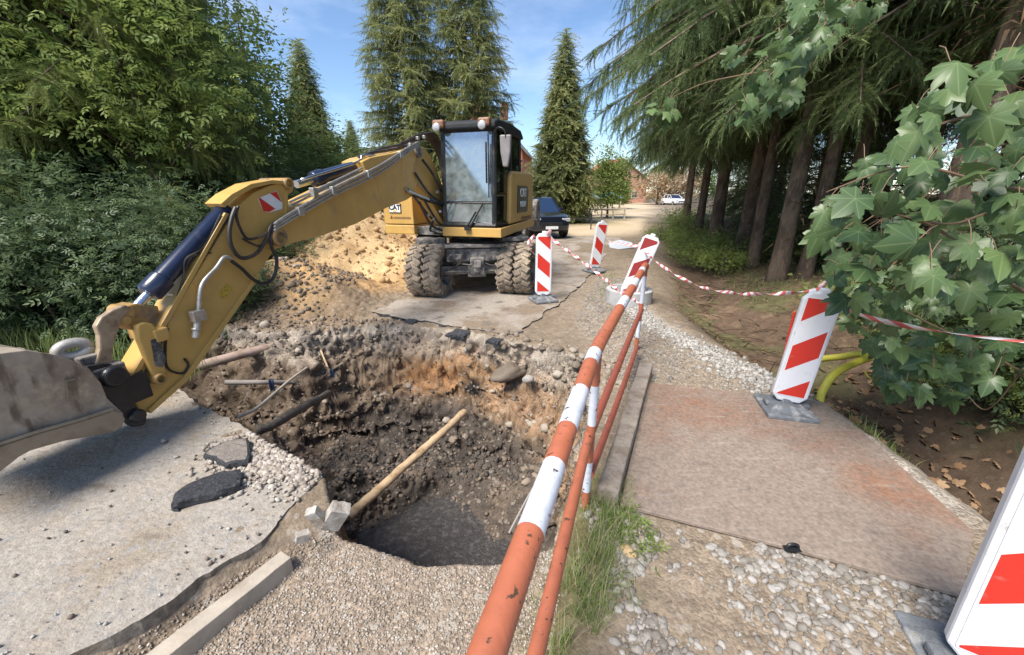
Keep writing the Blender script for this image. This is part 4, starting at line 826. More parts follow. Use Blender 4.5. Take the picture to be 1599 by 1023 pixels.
# ================================================================== PLATE, KERBS, BLOCKS
M['rust'] = mat('rusty_steel_plate', (.255, .20, .16), .75, .0, col2=(.25, .12, .07), c2scale=.8, c2pos=(.48, .66), c3=(.19, .15, .125), c3scale=13, c3pos=(.52, .74), c4=((.32, .27, .23), (3, 20, 1), (.60, .80)), var=.28, vscale=45, bump=.25, bscale=50)
def plate_slab():
    pts = [(1.30, 3.42), (2.05, 3.25), (2.70, 3.06), (2.66, 2.6), (2.47, 1.66), (2.03, 1.31), (1.45, 1.55), (.63, 1.86)]
    mb = MB(); mb.prism([(a, b, .035) for a, b in pts], (0, 0, -.022)); o = mb.build('steel_plate', M['rust'], None, bevel=.003); return o
pl = plate_slab(); tag(pl, 'big rusty steel plate laid as a footbridge beside the railing', 'steel plate')
mb = MB(); cH = G(1237, 857, .037); mb.tube(smooth_path([cH + Vector((-.03, .0, -.01)), cH + Vector((-.025, .0, .02)), cH + Vector((.0, .0, .03)), cH + Vector((.025, 0, .02)), cH + Vector((.03, 0, -.01))]), .008, 8); mb.box(cH + Vector((0, 0, .0012)), (.075, .04, .002)); lh = mb.build('hole_mark', M['black'], None, smooth='auto'); lh.parent = pl; ORG[lh.name] = Vector()  # black hook shape added to stand for a small hole in the plate
M['kerb'] = mat('weathered_concrete', (.33, .275, .225), .9, col2=(.24, .19, .145), c2scale=7, c2pos=(.48, .6), c3=(.14, .12, .10), c3scale=40, c3pos=(.6, .68), var=.15, bump=.7, bscale=35)
M['wood'] = mat('grey_planed_timber', (.42, .36, .29), .85, col2=(.30, .24, .18), c2scale=4, c2pos=(.48, .68), var=.15, bump=.35, bscale=20)
def beam(name, a, b, w, h, zt, m, label, cat, bev=.012, taper=None, nseg=10, jag=.004, seed=0):
    a, b = Vector((*a, 0)), Vector((*b, 0)); d = (b - a); t = d.normalized(); n = Vector((-t.y, t.x, 0)); rr_ = random.Random(seed); mb = MB(); rows = []
    for i in range(nseg + 1):
        c = a + d * i / nseg; j = lambda: rr_.uniform(-jag, jag); rows.append([c + n * (w / 2 + j()) + Vector((0, 0, zt + j())), c + n * (-w / 2 + j()) + Vector((0, 0, zt + j())), c + n * (-w / 2 + j()) + Vector((0, 0, zt - h)), c + n * (w / 2 + j()) + Vector((0, 0, zt - h))])
    vs = [v for r_ in rows for v in r_]; fs = [(0, 1, 2, 3), tuple(4 * nseg + i for i in (3, 2, 1, 0))]
    for i in range(nseg):
        for k in range(4): fs.append((4 * i + k, 4 * i + (k + 1) % 4, 4 * (i + 1) + (k + 1) % 4, 4 * (i + 1) + k))
    mb.add(vs, fs); o = mb.build(name, m, None, bevel=bev); return tag(o, label, cat)
beam('concrete_kerb', (1.355, 3.68), (.555, 1.88), .125, .22, .13, M['kerb'], 'old brown concrete kerb laid between the railing and the rusty plate', 'kerb', seed=2)
beam('timber_beam', (-1.18, 1.585), (-1.60, .84), .085, .10, -.035, M['wood'], 'straight squared grey beam lying on the gravel in front of the slab', 'beam', bev=.004, jag=.0015, seed=3)
beam('paving_slab', (2.15, 1.30), (2.20, .6), .34, .06, .0, mat('blue_grey_concrete', (.30, .31, .32), .85, var=.15, bump=.4, c3=(.22, .20, .17), c3scale=6), 'blue grey concrete paving slab at the lower right edge', 'paving slab', bev=.006, jag=.002)
def chunk(name, outline, zt, th, m, label, cat, jag=.012, seed=0, tiltv=(0, 0), mats=None):
    arr = []; n = len(outline)
    for i in range(n):
        a = Vector((*outline[i], 0)); b = Vector((*outline[(i + 1) % n], 0)); k = max(1, int((b - a).length / .025))
        for j in range(k): arr.append(a.lerp(b, j / k))
    A_ = np.array([p[:] for p in arr]); c = A_.mean(0); q = A_ + np.stack([fbm(A_, 14, 4, seed), fbm(A_, 14, 4, seed + 9), A_[:, 0] * 0], 1) * jag
    zt_ = lambda p: zt + (p[0] - c[0]) * tiltv[0] + (p[1] - c[1]) * tiltv[1]
    m_ = len(q); V = []; 
    for f_, dz in ((.88, 0), (1.0, -.12), (1.03, -.5), (.99, -.85), (.93, -1)):
        for k, p in enumerate(q):
            g = c + (p - c) * f_ + np.array([fbm(p[None] + dz * 3, 30, 2, seed)[0], fbm(p[None] - dz * 3, 30, 2, seed + 3)[0], 0]) * jag * .8 * (dz != 0); V.append((g[0], g[1], zt_(g) + dz * th + .004 * math.sin(k * 1.7)))
    fs = [tuple(range(m_)), tuple(range(5 * m_ - 1, 4 * m_ - 1, -1))]; mi = [0, 1]
    for r_ in range(4):
        for k in range(m_): fs.append((r_ * m_ + k, (r_ + 1) * m_ + k, (r_ + 1) * m_ + (k + 1) % m_, r_ * m_ + (k + 1) % m_)); mi.append(1)
    mb = MB(); mb.V = V; mb.F = fs; mb.M = mi; o = mb.build(name, mats or [m, m], None); return tag(o, label, cat)
def GP(pts, z=.0): return [tuple(G(a, b, z)[:2]) for a, b in pts]
M['asphtop'] = mat('grey_asphalt_top', (.22, .19, .165), .9, var=.2, vscale=30, bump=.8, bscale=50)
chunk('asphalt_chunk', GP([(274, 772), (270, 790), (282, 788), (330, 775), (372, 760), (380, 744), (374, 736), (340, 742), (300, 756)], .05), .075, .065, M['asph'], 'black wedge of broken asphalt on the concrete slab', 'asphalt chunk', seed=2)
chunk('asphalt_chunk', GP([(319, 712), (330, 702), (360, 689), (388, 686), (390, 715), (386, 722), (352, 728), (336, 718)], .05), .07, .06, M['asph'], 'grey topped broken asphalt chunk beside rubble at the slab edge', 'asphalt chunk', seed=5, mats=[M['asphtop'], M['asph']])
chunk('asphalt_crumb', GP([(268, 796), (270, 790), (280, 790), (281, 797)], .02), .03, .02, M['asph'], 'small black asphalt crumb next to the wedge', 'asphalt chunk', seed=7)
for (ox, oy, L_, l_, sd_) in ((640, 503, 1, 'black asphalt flake lying on the pit rim left of the road corner', 3), (716, 521, 1.3, 'black asphalt flake lying on the pit rim in the middle of the road edge', 4), (770, 533, .8, 'small black asphalt flake lying on the pit rim at the right', 6)):
    c_ = G(ox, oy, .0); chunk('asphalt_chunk', [(c_.x - .13 * L_, c_.y), (c_.x - .02, c_.y + .07 * L_), (c_.x + .12 * L_, c_.y + .02), (c_.x + .06 * L_, c_.y - .06 * L_)], .02, .045, M['asph'], l_, 'asphalt chunk', .02, sd_, (.1, .35))
# rubble of the broken slab corner
M['rubb'] = rockmat('dusty_rubble', (.24, .20, .165), (.35, .30, .25), (.46, .42, .37))
def f_rub(r, n):
    c = r.normal(size=(n, 2)); a = -1.62 + c[:, 0] * .22; b = 2.28 + c[:, 1] * .13 - (a + 1.62) * .32; k = inp(SLAB, a, b, .01); return a[k], b[k]
def on_slab(name, n, fn, smin, smax, tpl, m, seed, label, ztop=.018, smooth=False):
    r = np.random.default_rng(seed); a, b = fn(r, n); s_ = smin + (smax - smin) * r.random(len(a)) ** 2.5
    V, Fa, rnd = rocks(np.stack([a, b, ztop + s_ * .3], 1), s_, tpl, r, .7, .35); o = link_mesh(name, np_mesh(name, V, Fa, {'rnd': rnd}), m, smooth=smooth); return tag(o, label, kind='stuff')
on_slab('rubble', 2600, f_rub, .003, .024, I1, M['rubb'], 21, 'pale rubble crumbled from the slab edge beside the asphalt chunks')
def f_slabcrumb(r, n):
    a = r.uniform(-4.5, -1.2, n); b = r.uniform(1.0, 4.0, n); k = inp(SLAB, a, b, .03) & (r.random(n) < .10 + .90 * np.exp(-poly_sdf(a, b, SLAB) / .15)); return a[k], b[k]
on_slab('slab_grit', 2600, f_slabcrumb, .003, .010, I0, M['rockw'], 22, 'fine grit scattered over the concrete slab')
on_slab('earth_crumbs', 1700, lambda r, n: f_slabcrumb(r, n), .003, .014, I0, M['clod'], 23, 'brown earth crumbs spilt over the edge of the concrete slab')
def boulder(p, s, sc, seed, m, label, cat='stone', ang=.12, name='stone'):
    V0, F0 = I1 if s < .03 else I2; P_ = V0 * (1 + ang * fbm(V0, 1.3, 3, seed)[:, None] * 2.2 + .04 * fbm(V0, 5, 2, seed)[:, None]); P_ = P_ * np.array(sc) * s
    rz = seed * 1.3; P_ = P_ @ np.array(Matrix.Rotation(rz, 3, 'Z').transposed()); P_ = P_ + np.array(p)
    o = link_mesh(name, np_mesh(name, P_, F0, {'rnd': np.full(len(P_), (seed * .37) % 1)}), m); return tag(o, label, cat)
boulder(D(795, 582, 4.40), .17, (1.5, .8, .6), 3, M['rockb'], 'large brown boulder in the far wall of the pit, below the road edge', ang=.3)
boulder(D(825, 592, 4.15), .06, (1.1, .8, .8), 5, M['rock'], 'pale stone right beside the boulder in the pit wall')
boulder(D(728, 546, 4.85), .055, (1, .8, .8), 6, M['rockw'], 'pale stone poking out of the pit wall under the asphalt edge')
boulder(G(980, 862, .0), .036, (1.3, .9, .8), 9, mat('ochre_stone', (.52, .36, .20), .8, var=.2, bump=.4), 'ochre stone on the gravel near the railing foot')
def block(px, py, Y, dx, dy, dz, rot, seed, label):
    c = D(px, py, Y); bm = bmesh.new(); bmesh.ops.create_cube(bm, size=1); bmesh.ops.subdivide_edges(bm, edges=bm.edges, cuts=5, use_grid_fill=True)
    m3 = Euler(rot).to_matrix(); arr = np.array([v.co[:] for v in bm.verts]); nn = fbm(arr, 3, 4, seed)
    for v, n_ in zip(bm.verts, nn): v.co = m3 @ Vector((v.co.x * dx, v.co.y * dy, v.co.z * dz)) * (1 + .16 * n_) + c
    me = bpy.data.meshes.new('concrete_lump'); bm.to_mesh(me); bm.free(); return tag(link_mesh('concrete_lump', me, M['palec'], smooth='auto'), label, 'concrete lump')
M['palec'] = mat('pale_broken_concrete', (.44, .41, .37), .9, col2=(.30, .25, .20), c2scale=9, c2pos=(.45, .62), bump=.6, bscale=40)
block(524, 806, 1.80, .10, .07, .17, (.3, .5, .4), 2, 'pale split concrete lump between the slab corner and the pit')
block(497, 810, 1.78, .06, .05, .16, (.2, -.3, .1), 4, 'narrow pale concrete lump against the broken slab corner')
block(472, 838, 1.62, .06, .04, .05, (.1, .2, .6), 6, 'small flat concrete lump beside the end of the beam')
# concrete ring
mb = MB(); cR = (1.98, 6.55, -.02); mb.lathe(cR, (0, 0, 1), [(0, .38), (.24, .38), (.255, .36), (.255, .31), (.24, .30), (0, .30), (0, .38)], 44); cring = tag(mb.build('concrete_ring', mat('light_concrete_ring', (.42, .42, .42), .85, var=.15, bump=.3, c3=(.28, .25, .21), c3scale=8), None, smooth='auto'), 'low grey concrete ring with the leaning board in it', 'concrete ring')
mb = MB(); mb.lathe((1.98, 6.55, .0), (0, 0, 1), [(0, .30), (.10, .29), (.12, .001)], 24); tag(mb.build('earth_fill', M['clod'], None), 'dark earth filling the bottom of the concrete ring', kind='structure')
# ================================================================== PIPES, LOGS AND CABLES IN THE PIT
M['claypipe'] = mat('dusty_pink_pipe', (.36, .265, .22), .7, var=.15, col2=(.25, .18, .13), c2scale=7, c2pos=(.48, .62), bump=.2)
M['bark'] = mat('dark_wet_bark', (.10, .085, .07), .85, var=.35, vscale=15, col2=(.22, .18, .14), c2scale=5, c2pos=(.5, .65), bump=.8, bscale=30, stretch=(1, 1, 1))
M['pole'] = mat('light_peeled_pole', (.47, .34, .21), .8, var=.2, col2=(.30, .20, .11), c2scale=9, c2pos=(.5, .66), bump=.4, bscale=25, c3=(.09, .07, .05), c3scale=16, c3pos=(.64, .7))
def rod(name, pts, r, m, label, cat, knot=0, seed=1, n=14):
    P = smooth_path(pts, 8); rr_ = random.Random(seed); k = len(P); rad = [r * (1 + knot * rr_.uniform(-1, 1)) * (1 - .12 * i / k) for i in range(k)]
    P = [p + Vector((rr_.uniform(-1, 1), rr_.uniform(-1, 1), rr_.uniform(-1, 1))) * r * knot for p in P]; mb = MB(); mb.tube(P, rad, n); return tag(mb.build(name, m, None, smooth='auto'), label, cat)
rod('drain_pipe', [D(250, 597, 4.1), D(285, 580, 4.25), D(360, 558, 4.55), D(436, 538, 4.95)], .062, M['claypipe'], 'pink clay drain pipe sticking out of the bank behind the stick', 'pipe')
rod('grey_pipe', [D(352, 597, 4.2), D(410, 597, 4.3), D(475, 597, 4.65)], .030, mat('grey_pipe', (.25, .22, .20), .7, var=.2, bump=.2), 'thin grey pipe with a blue rag tied to it', 'pipe')
rod('white_cable', [D(372, 651, 3.2), D(400, 638, 3.4), D(430, 613, 3.7), D(455, 592, 4.1), D(484, 571, 4.75)], .016, mat('pale_cable', (.48, .42, .34), .6, var=.15, c3=(.25, .2, .15), c3scale=14), 'thin pale bent cable crossing the trench behind the slab', 'cable')
rod('dark_log', [D(400, 672, 2.95), D(425, 664, 3.1), D(470, 638, 3.6), D(515, 614, 4.35)], .045, M['bark'], 'short dark wet log against the slab edge in the trench', 'log', .12, 3)
rod('light_pole', [D(542, 808, 2.9), D(575, 779, 3.08), D(635, 725, 3.4), D(690, 676, 3.8), D(725, 643, 4.22)], .046, M['pole'], 'long light peeled pole leaning from the pit floor to the wall', 'pole', .07, 5)
rod('branch', [D(486, 503, 5.3), D(494, 520, 5.15), D(500, 545, 4.95), D(512, 573, 4.75)], .012, M['pole'], 'thin dry stick hanging down the pit wall', 'branch', .2, 6, 8)
def rag(p, s, label, m, seed):
    bm = bmesh.new(); bmesh.ops.create_grid(bm, x_segments=10, y_segments=14, size=1); arr = np.array([v.co[:] for v in bm.verts]); nn = fbm(arr + seed, 1.2, 4, seed)
    for v, n_ in zip(bm.verts, nn): a = v.co.x * 2.2; v.co = Vector((math.sin(a) * .35 * s * (1 + .5 * n_), math.cos(a) * .3 * s - .1 * s * n_, v.co.y * s + .2 * n_ * s)) + p
    me = bpy.data.meshes.new('blue_rag'); bm.to_mesh(me); bm.free(); o = link_mesh('blue_rag', me, m, smooth=True); return tag(o, label, 'rag')
M['rag'] = mat('blue_cloth', (.055, .085, .17), .8, var=.3)
rag(D(425, 603, 4.2), .075, 'blue grey rag hanging from the thin grey pipe', M['rag'], 1); rag(D(519, 584, 4.62), .06, 'dark blue rag at the lower end of the dry stick', M['rag'], 3)
rod('stake', [D(848, 738, 2.25), D(825, 775, 2.05), D(795, 832, 1.78)], .007, mat('old_grey_wire', (.38, .34, .30), .6), 'thin grey stake leaning at the right rim of the pit', 'stake', 0, 1, 6)
M['yel'] = mat('yellow_drain_hose', (.62, .55, .07), .5, var=.08)
def corrug(pts, r, label):
    P = smooth_path(pts, 14); Q = []
    for a, b in zip(P[:-1], P[1:]):
        k = max(1, int((b - a).length / .006))
        for j in range(k): Q.append(a.lerp(b, j / k))
    mb = MB(); mb.tube(Q, [r * (1 + .07 * (i % 3 == 0)) for i in range(len(Q))], 16); return mb.build('drain_hose', M['yel'], None, smooth=True)
yh = corrug([D(1278, 640, 3.15), D(1284, 612, 3.25), D(1305, 583, 3.35), D(1342, 564, 3.5), D(1356, 559, 3.55), D(1343, 553, 3.6), D(1315, 557, 3.7), D(1278, 562, 3.85), D(1262, 575, 3.95)], .032, ''); tag(yh, 'looped yellow corrugated drain hose behind the board on the plate', 'hose')
rod('yellow_hose_end', [D(1350, 580, 3.4), D(1358, 590, 3.38), D(1376, 590, 3.4)], .008, M['yel'], 'short yellow hose end under the big leaves', 'hose')
# ================================================================== BARRIER TAPE
M['tape'] = None
def tapemat():
    m = bpy.data.materials.new('red_white_tape'); m.use_nodes = True; t = m.node_tree; b = t.nodes['Principled BSDF']; l = t.links.new; b.inputs['Roughness'].default_value = .35
    at = t.nodes.new('ShaderNodeAttribute'); at.attribute_name = 'arc'; f = t.nodes.new('ShaderNodeMath'); f.operation = 'FRACT'; l(at.outputs['Fac'], f.inputs[0]); k = t.nodes.new('ShaderNodeMath'); k.operation = 'LESS_THAN'; k.inputs[1].default_value = .46; l(f.outputs[0], k.inputs[0])
    x = t.nodes.new('ShaderNodeMixRGB'); x.inputs['Color1'].default_value = (.72, .70, .72, 1); x.inputs['Color2'].default_value = (.60, .13, .12, 1); l(k.outputs[0], x.inputs['Fac']); l(x.outputs[0], b.inputs['Base Color']); return m
M['tape'] = tapemat()
def tape(name, pts, w, twist, period, label, seed=0, tw0=0.0, cat='barrier tape', slant=1.0):
    P = smooth_path(pts, 40); V = []; F_ = []; arc = []; s = 0; rr_ = random.Random(seed)
    for i, p in enumerate(P):
        if i: s += (p - P[i - 1]).length
        t = (P[min(i + 1, len(P) - 1)] - P[max(i - 1, 0)]).normalized(); up = Vector((0, 0, 1)); sd_ = t.cross(up).normalized(); u2 = sd_.cross(t)
        a = tw0 + twist * s + .25 * math.sin(s * 9 + seed); wv = (u2 * math.cos(a) + sd_ * math.sin(a)) * w / 2
        fold = sd_.cross(wv).normalized() * w * .18 * math.sin(s * 5)
        V += [p + wv, p + t * 0 + fold, p - wv]; arc += [(s + w * .5 * slant) / period, s / period, (s - w * .5 * slant) / period]
        if i: b = 3 * i; F_ += [(b - 3, b - 2, b + 1, b), (b - 2, b - 1, b + 2, b + 1)]
    o = link_mesh(name, np_mesh(name, np.array([v[:] for v in V]), np.array(F_), {'arc': np.array(arc)}), M['tape'], smooth=True); md2 = o.modifiers.new('t', 'SOLIDIFY'); md2.thickness = .0006
    return tag(o, label, cat) if label else o
tape('barrier_tape', [D(858, 365, 6.5), D(868, 378, 6.4), D(905, 405, 6.1), D(945, 436, 5.7), D(968, 455, 5.3), D(990, 467, 4.8), D(1006, 479, 4.36)], .05, 14, .11, 'twisted tape from the board by the excavator to the railing', 2)
tape('barrier_tape', [D(1002, 383, 6.4), D(1012, 397, 6.1), D(1045, 423, 5.5), D(1090, 446, 4.9), D(1140, 457, 4.2), D(1205, 459, 3.5), D(1278, 452, 2.98)], .04, 7, .13, 'long sagging tape between the leaning board and the plate board', 3)
tape('barrier_tape', [D(1284, 455, 2.95), D(1305, 474, 2.75), D(1350, 494, 2.5), D(1420, 510, 2.25), D(1500, 522, 2.05), D(1560, 529, 1.9), D(1640, 538, 1.75)], .055, 1.2, .16, 'wide tape running from the plate board out to the right edge', 5, tw0=.2)
tape('barrier_tape', [D(1000, 386, 6.35), D(985, 383, 6.4), D(970, 380, 6.6), D(955, 378, 6.8), D(948, 372, 7.0)], .05, 3, .11, 'loose tape end fluttering left of the leaning board', 6)
tape('barrier_tape', [D(835, 368, 6.5), D(826, 378, 6.4), D(828, 390, 6.35), D(836, 398, 6.35)], .05, 4, .11, 'short loose tape end hanging beside the excavator wheel', 7)
knot = MB()
for (px_, py_, Y_, s) in ((1283, 447, 2.93, .028), (1001, 382, 6.33, .05), (857, 364, 6.48, .045)):
    k_ = MB(); c = D(px_, py_, Y_); k_.box(c, (s * 1.6, s, s), Euler((.3, .2, .5)).to_matrix()); k_.box(c + Vector((.01, -.005, .02)), (s, s * .7, s * 1.5), Euler((.1, .5, .2)).to_matrix()); 
    tag(k_.build('tape_knot', mat('pink_white_tape', (.66, .42, .43), .5, var=.3, vscale=30), None, bevel=.006), {1283: 'pink tape knot on top of the board on the plate', 1001: 'pink tape knot on top of the leaning board', 857: 'pink tape knot on top of the board by the excavator'}[px_], 'tape knot')
# plastic sheet scrap by the road edge
mb = MB(); q = [G(950, 381), G(968, 376), G(986, 380), G(992, 388), G(966, 391), G(952, 388)]; mb.prism([p + Vector((0, 0, .03)) for p in q], (0, 0, .01)); tag(mb.build('plastic_scrap', mat('crumpled_white_plastic', (.62, .64, .68), .4, bump=1, bscale=8), None), 'crumpled white plastic scrap by the road edge', 'plastic scrap')
mb = MB(); c_ = D(1239, 494, 3.4); mb.tube([c_ + Vector((0, 0, -.5)), c_ + Vector((0, 0, .04))], .011, 10); mb.tube([c_ + Vector((0, 0, .04)), c_ + Vector((0, 0, .05))], [.011, .005], 10); tag(mb.build('marker_peg', M['red'], None, smooth='auto'), 'small red marker peg on the bank left of the plate board', 'marker')

# ================================================================== TREES AND PLANTS
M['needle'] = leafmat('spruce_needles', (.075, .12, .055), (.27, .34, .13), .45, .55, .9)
M['needlel'] = leafmat('sunny_spruce_needles', (.13, .175, .07), (.48, .49, .21), .45, .55, .9)  # lit copy of the needles, sunlight put into the colour
M['needlef'] = leafmat('feathery_spruce_needles', (.10, .15, .05), (.38, .42, .14), .45, .55, .8)
M['needled'] = leafmat('dead_brown_twigs', (.055, .035, .022), (.15, .09, .05), .1, .8, 2)
M['leafd'] = leafmat('dark_undergrowth_leaves', (.035, .07, .035), (.20, .27, .12), .4, .45, 1.5, .4)
M['leafm'] = leafmat('green_leaves', (.07, .12, .035), (.24, .32, .10), .45, .5, 1.2)
M['leafy'] = leafmat('bright_green_leaves', (.15, .23, .06), (.38, .45, .13), .45, .5, 1.0)
M['leafr'] = leafmat('hazy_rusty_leaves', (.42, .28, .17), (.55, .44, .26), .4, .5, .5)  # rusty leaf colour, paled to stand for distant haze
M['maple'] = leafmat('maple_leaves', (.050, .105, .045), (.20, .28, .11), .35, .36, 1.5, .5)
M['dead'] = leafmat('dry_brown_leaves', (.22, .12, .06), (.42, .28, .17), .2, .8, 5)
M['trunk'] = mat('spruce_bark', (.17, .125, .09), .95, var=.35, vscale=14, col2=(.10, .07, .052), c2scale=6, c2pos=(.45, .6), c3=(.24, .21, .17), c3scale=20, c3pos=(.58, .68), bump=1, bscale=22, stretch=(1, 1, .35))
def unit(v): return v / np.maximum(np.linalg.norm(v, axis=-1, keepdims=True), 1e-9)
def place(tpl, O, Xa, Za, Sc, rng, jit=.5):
    """copies of a template (x along Xa, z along Za); returns V, F, rnd"""
    V0, F0 = tpl; n = len(O); Xa = unit(Xa); Ya = unit(np.cross(Za, Xa)); Za = np.cross(Xa, Ya)
    Rm = np.stack([Xa, Ya, Za], 2); V = np.einsum('nij,vj->nvi', Rm, V0) * Sc[:, None, None] + O[:, None, :]
    Fa = (F0[None] + (np.arange(n) * len(V0))[:, None, None]).reshape(-1, F0.shape[1]); r = rng.random(n)
    rn = np.repeat(r, len(V0)); return V.reshape(-1, 3), Fa, rn
def needle_tpl(k, seed, wide=.05, ln=.2, hang=.12):
    r = np.random.default_rng(seed); V = []; F_ = []
    for i in range(k):
        s = .04 + .96 * i / k; z = -hang * s * s
        for a in (0, 2.1, 4.2) if k > 10 else (0, 3.14):
            a = a + r.uniform(-.5, .5); d = np.array([.75, math.cos(a) * .8, math.sin(a) * .55 - .1]); d = d / np.linalg.norm(d) * ln * (1 - .45 * s) * r.uniform(.8, 1.2)
            p = np.array([s, 0, z]); w = np.cross(d, [r.uniform(-1, 1), r.uniform(-1, 1), 1]); w = w / (np.linalg.norm(w) + 1e-9) * wide * .5
            b = len(V); V += [p - w, p + w, p + d]; F_.append((b, b + 1, b + 2))
    b = len(V); V += [np.array([1., 0, -hang]) - [0, wide, 0], np.array([1., 0, -hang]) + [0, wide, 0], np.array([1 + ln, 0, -hang * 1.6])]; F_.append((b, b + 1, b + 2))
    return np.array(V), np.array(F_)
def trunk_mb(H, r0, seed, lean=(0, 0), rt=.02, n=14, flare=1.5):
    rr_ = random.Random(seed); P = []; rad = []; k = 16; wx = wy = 0
    for i in range(k + 1):
        t = i / k; z_ = -.25 + (H + .25) * t ** 1.25; wx += rr_.uniform(-.02, .02); wy += rr_.uniform(-.02, .02)
        P.append(Vector((lean[0] * t * H + wx, lean[1] * t * H + wy, z_))); rad.append((r0 * (1 - t) + rt) * (1 + (flare - 1) * math.exp(-max(z_, 0) / .25)))
    P[0].x = P[0].y = 0
    mb = MB(); mb.tube(P, rad, n); return mb, P
def spruce(loc, H, R_, z0, seed, label, mats='needle', r0=.16, nb=90, tw=14, tpl=None, droop=.25, hang=.5, twl=.42, lean=(0, 0), rise=.1, dead=0, power=.75, parent_group=None, name='spruce_tree', asym=None):
    rng_ = np.random.default_rng(seed); t = thing(name, loc, label, 'spruce tree', parent_group)
    mb, TP = trunk_mb(H, r0, seed, lean, flare=1.25)
    tp = np.array([p[:] for p in TP])
    O = []; X_ = []; Z_ = []; Sc = []; bp = []
    for i in range(nb):
        u = (i + rng_.random()) / nb; h = z0 + (H - z0) * u ** .9; az = i * 2.4 + rng_.uniform(-.4, .4); Lb = R_ * max(.06, (1 - (h - z0) / (H - z0)) ** power) * rng_.uniform(.7, 1.1)
        if h < z0 + .8: Lb *= rng_.uniform(.6, 1)
        if asym is not None: Lb *= 1 + asym[1] * math.cos(az - asym[0])
        d = np.array([math.cos(az), math.sin(az), 0]); base = np.array([np.interp(h, tp[:, 2], tp[:, 0]), np.interp(h, tp[:, 2], tp[:, 1]), h])
        tt_ = np.linspace(0, 1, 9)[:, None]; c = base + d * Lb * tt_ + np.array([0, 0, 1]) * (rise * Lb * tt_ * 1.6 - droop * Lb * tt_ ** 2 * 1.9 + .35 * droop * Lb * tt_ ** 4)
        bp.append((c, .012 + .011 * Lb))
        n = max(4, int(tw * Lb)); s = rng_.uniform(.12, 1, n) ** .8; k = s * 8; i0 = np.minimum(k.astype(int), 7); f = (k - i0)[:, None]; p = c[i0] * (1 - f) + c[i0 + 1] * f; tg = unit(c[i0 + 1] - c[i0])
        side = np.cross(tg, [0, 0, 1.]) * rng_.choice([-1, 1], n)[:, None]; hg = np.where(rng_.random(n) < .45, rng_.uniform(-.35, .25, n), hang * rng_.uniform(.3, 1.3, n)); dr = unit(side * rng_.uniform(.1, 1, n)[:, None] + tg * rng_.uniform(.3, .9, n)[:, None] + np.array([0, 0, -1.]) * hg[:, None])
        O.append(p); X_.append(dr); Z_.append(unit(np.array([0, 0, 1.]) + .4 * rng_.normal(size=(n, 3)) + .3 * tg)); Sc.append(twl * rng_.uniform(.6, 1.25, n) * (.55 + .45 * min(1, Lb / 1.2)))
        O.append(c[-1:]); X_.append(tg[-1:]); Z_.append(np.array([[0, 0, 1.]])); Sc.append(np.array([twl]))
    for c, r_ in bp: mb.tube([Vector(q_) for q_ in c[::2]], [r_, r_ * .8, r_ * .6, r_ * .4, r_ * .2], 4, caps=False)
    tr = mb.build('trunk', M['trunk'], t, smooth=True, local=True, fix=False)
    V, F_, rn = place(tpl, np.concatenate(O), np.concatenate(X_), np.concatenate(Z_), np.concatenate(Sc), rng_)
    link_mesh('crown', np_mesh('crown', V, F_, {'rnd': rn}), M[mats], t, local=True)
    if dead:
        n = dead; h = rng_.uniform(.6, z0 + 1.5, n); az = rng_.uniform(0, 6.28, n); O2 = np.stack([np.interp(h, tp[:, 2], tp[:, 0]), np.interp(h, tp[:, 2], tp[:, 1]), h], 1); d = np.stack([np.cos(az), np.sin(az), rng_.uniform(-.7, .1, n)], 1)
        V, F_, rn = place(needle_tpl(9, 5, .02, .25, .25), O2, d, np.tile([0, 0, 1.], (n, 1)), rng_.uniform(.3, 1.1, n), rng_); link_mesh('dead_twigs', np_mesh('dead_twigs', V, F_, {'rnd': rn}), M['needled'], t, local=True)
    return t
T_near = needle_tpl(24, 1, .022, .17, .30); T_mid = needle_tpl(12, 2, .035, .2, .25); T_far = needle_tpl(7, 3, .085, .30, .22)
# -- the row right of the path
GR = 'tall spruces in the row right of the path'
sA = spruce((5.28, 7.84, .1), 13, 3.9, 3.9, 11, 'thickest reddish trunk at the near end of the right spruce row', 'needle', .15, 150, 34, T_near, .30, 1.25, .42, (.005, 0), .05, 26, parent_group=GR)
sB = spruce((5.70, 9.4, .1), 12, 3.6, 3.5, 12, 'slim grey trunk third along the right spruce row', 'needle', .115, 140, 34, T_near, .32, 1.25, .42, (.0, 0), .05, 26, parent_group=GR)
dup(sB, (5.66, 7.62, .1), 2.1, 'slimmer trunk hugging the thickest trunk of the row')
dup(sA, (6.15, 10.7, .1), 4.0, 'dark straight trunk just beyond the slim grey trunk of the row', 1.15)
dup(sB, (6.25, 7.75, .1), 3.2, 'trunk standing apart, behind the board on the plate', .97)
dup(sA, (6.6, 13.2, .1), 1.0, 'trunk in the middle of the right spruce row, above low bushes', 1.25); dup(sB, (7.2, 15.6, .1), 5.0, 'thin trunk beyond the middle of the right row', .95)
dup(sB, (5.95, 9.9, .1), 1.4, 'trunk standing close behind the slim grey trunk', .93); dup(sB, (7.05, 14.3, .1), 2.9, 'slim trunk just beyond the middle of the right row', .92)
dup(sA, (8.5, 18.6, .1), 2.6, 'far trunk of the right spruce row with branches over the verge', .9); dup(sB, (9.6, 22.5, .1), .7, 'second farthest spruce of the right row', 1); dup(sA, (11.3, 27, .1), 5.5, 'farthest spruce of the right row, by the bend of the road', .95)
GB = 'spruces standing in the dark wood behind the right row'
k = 0
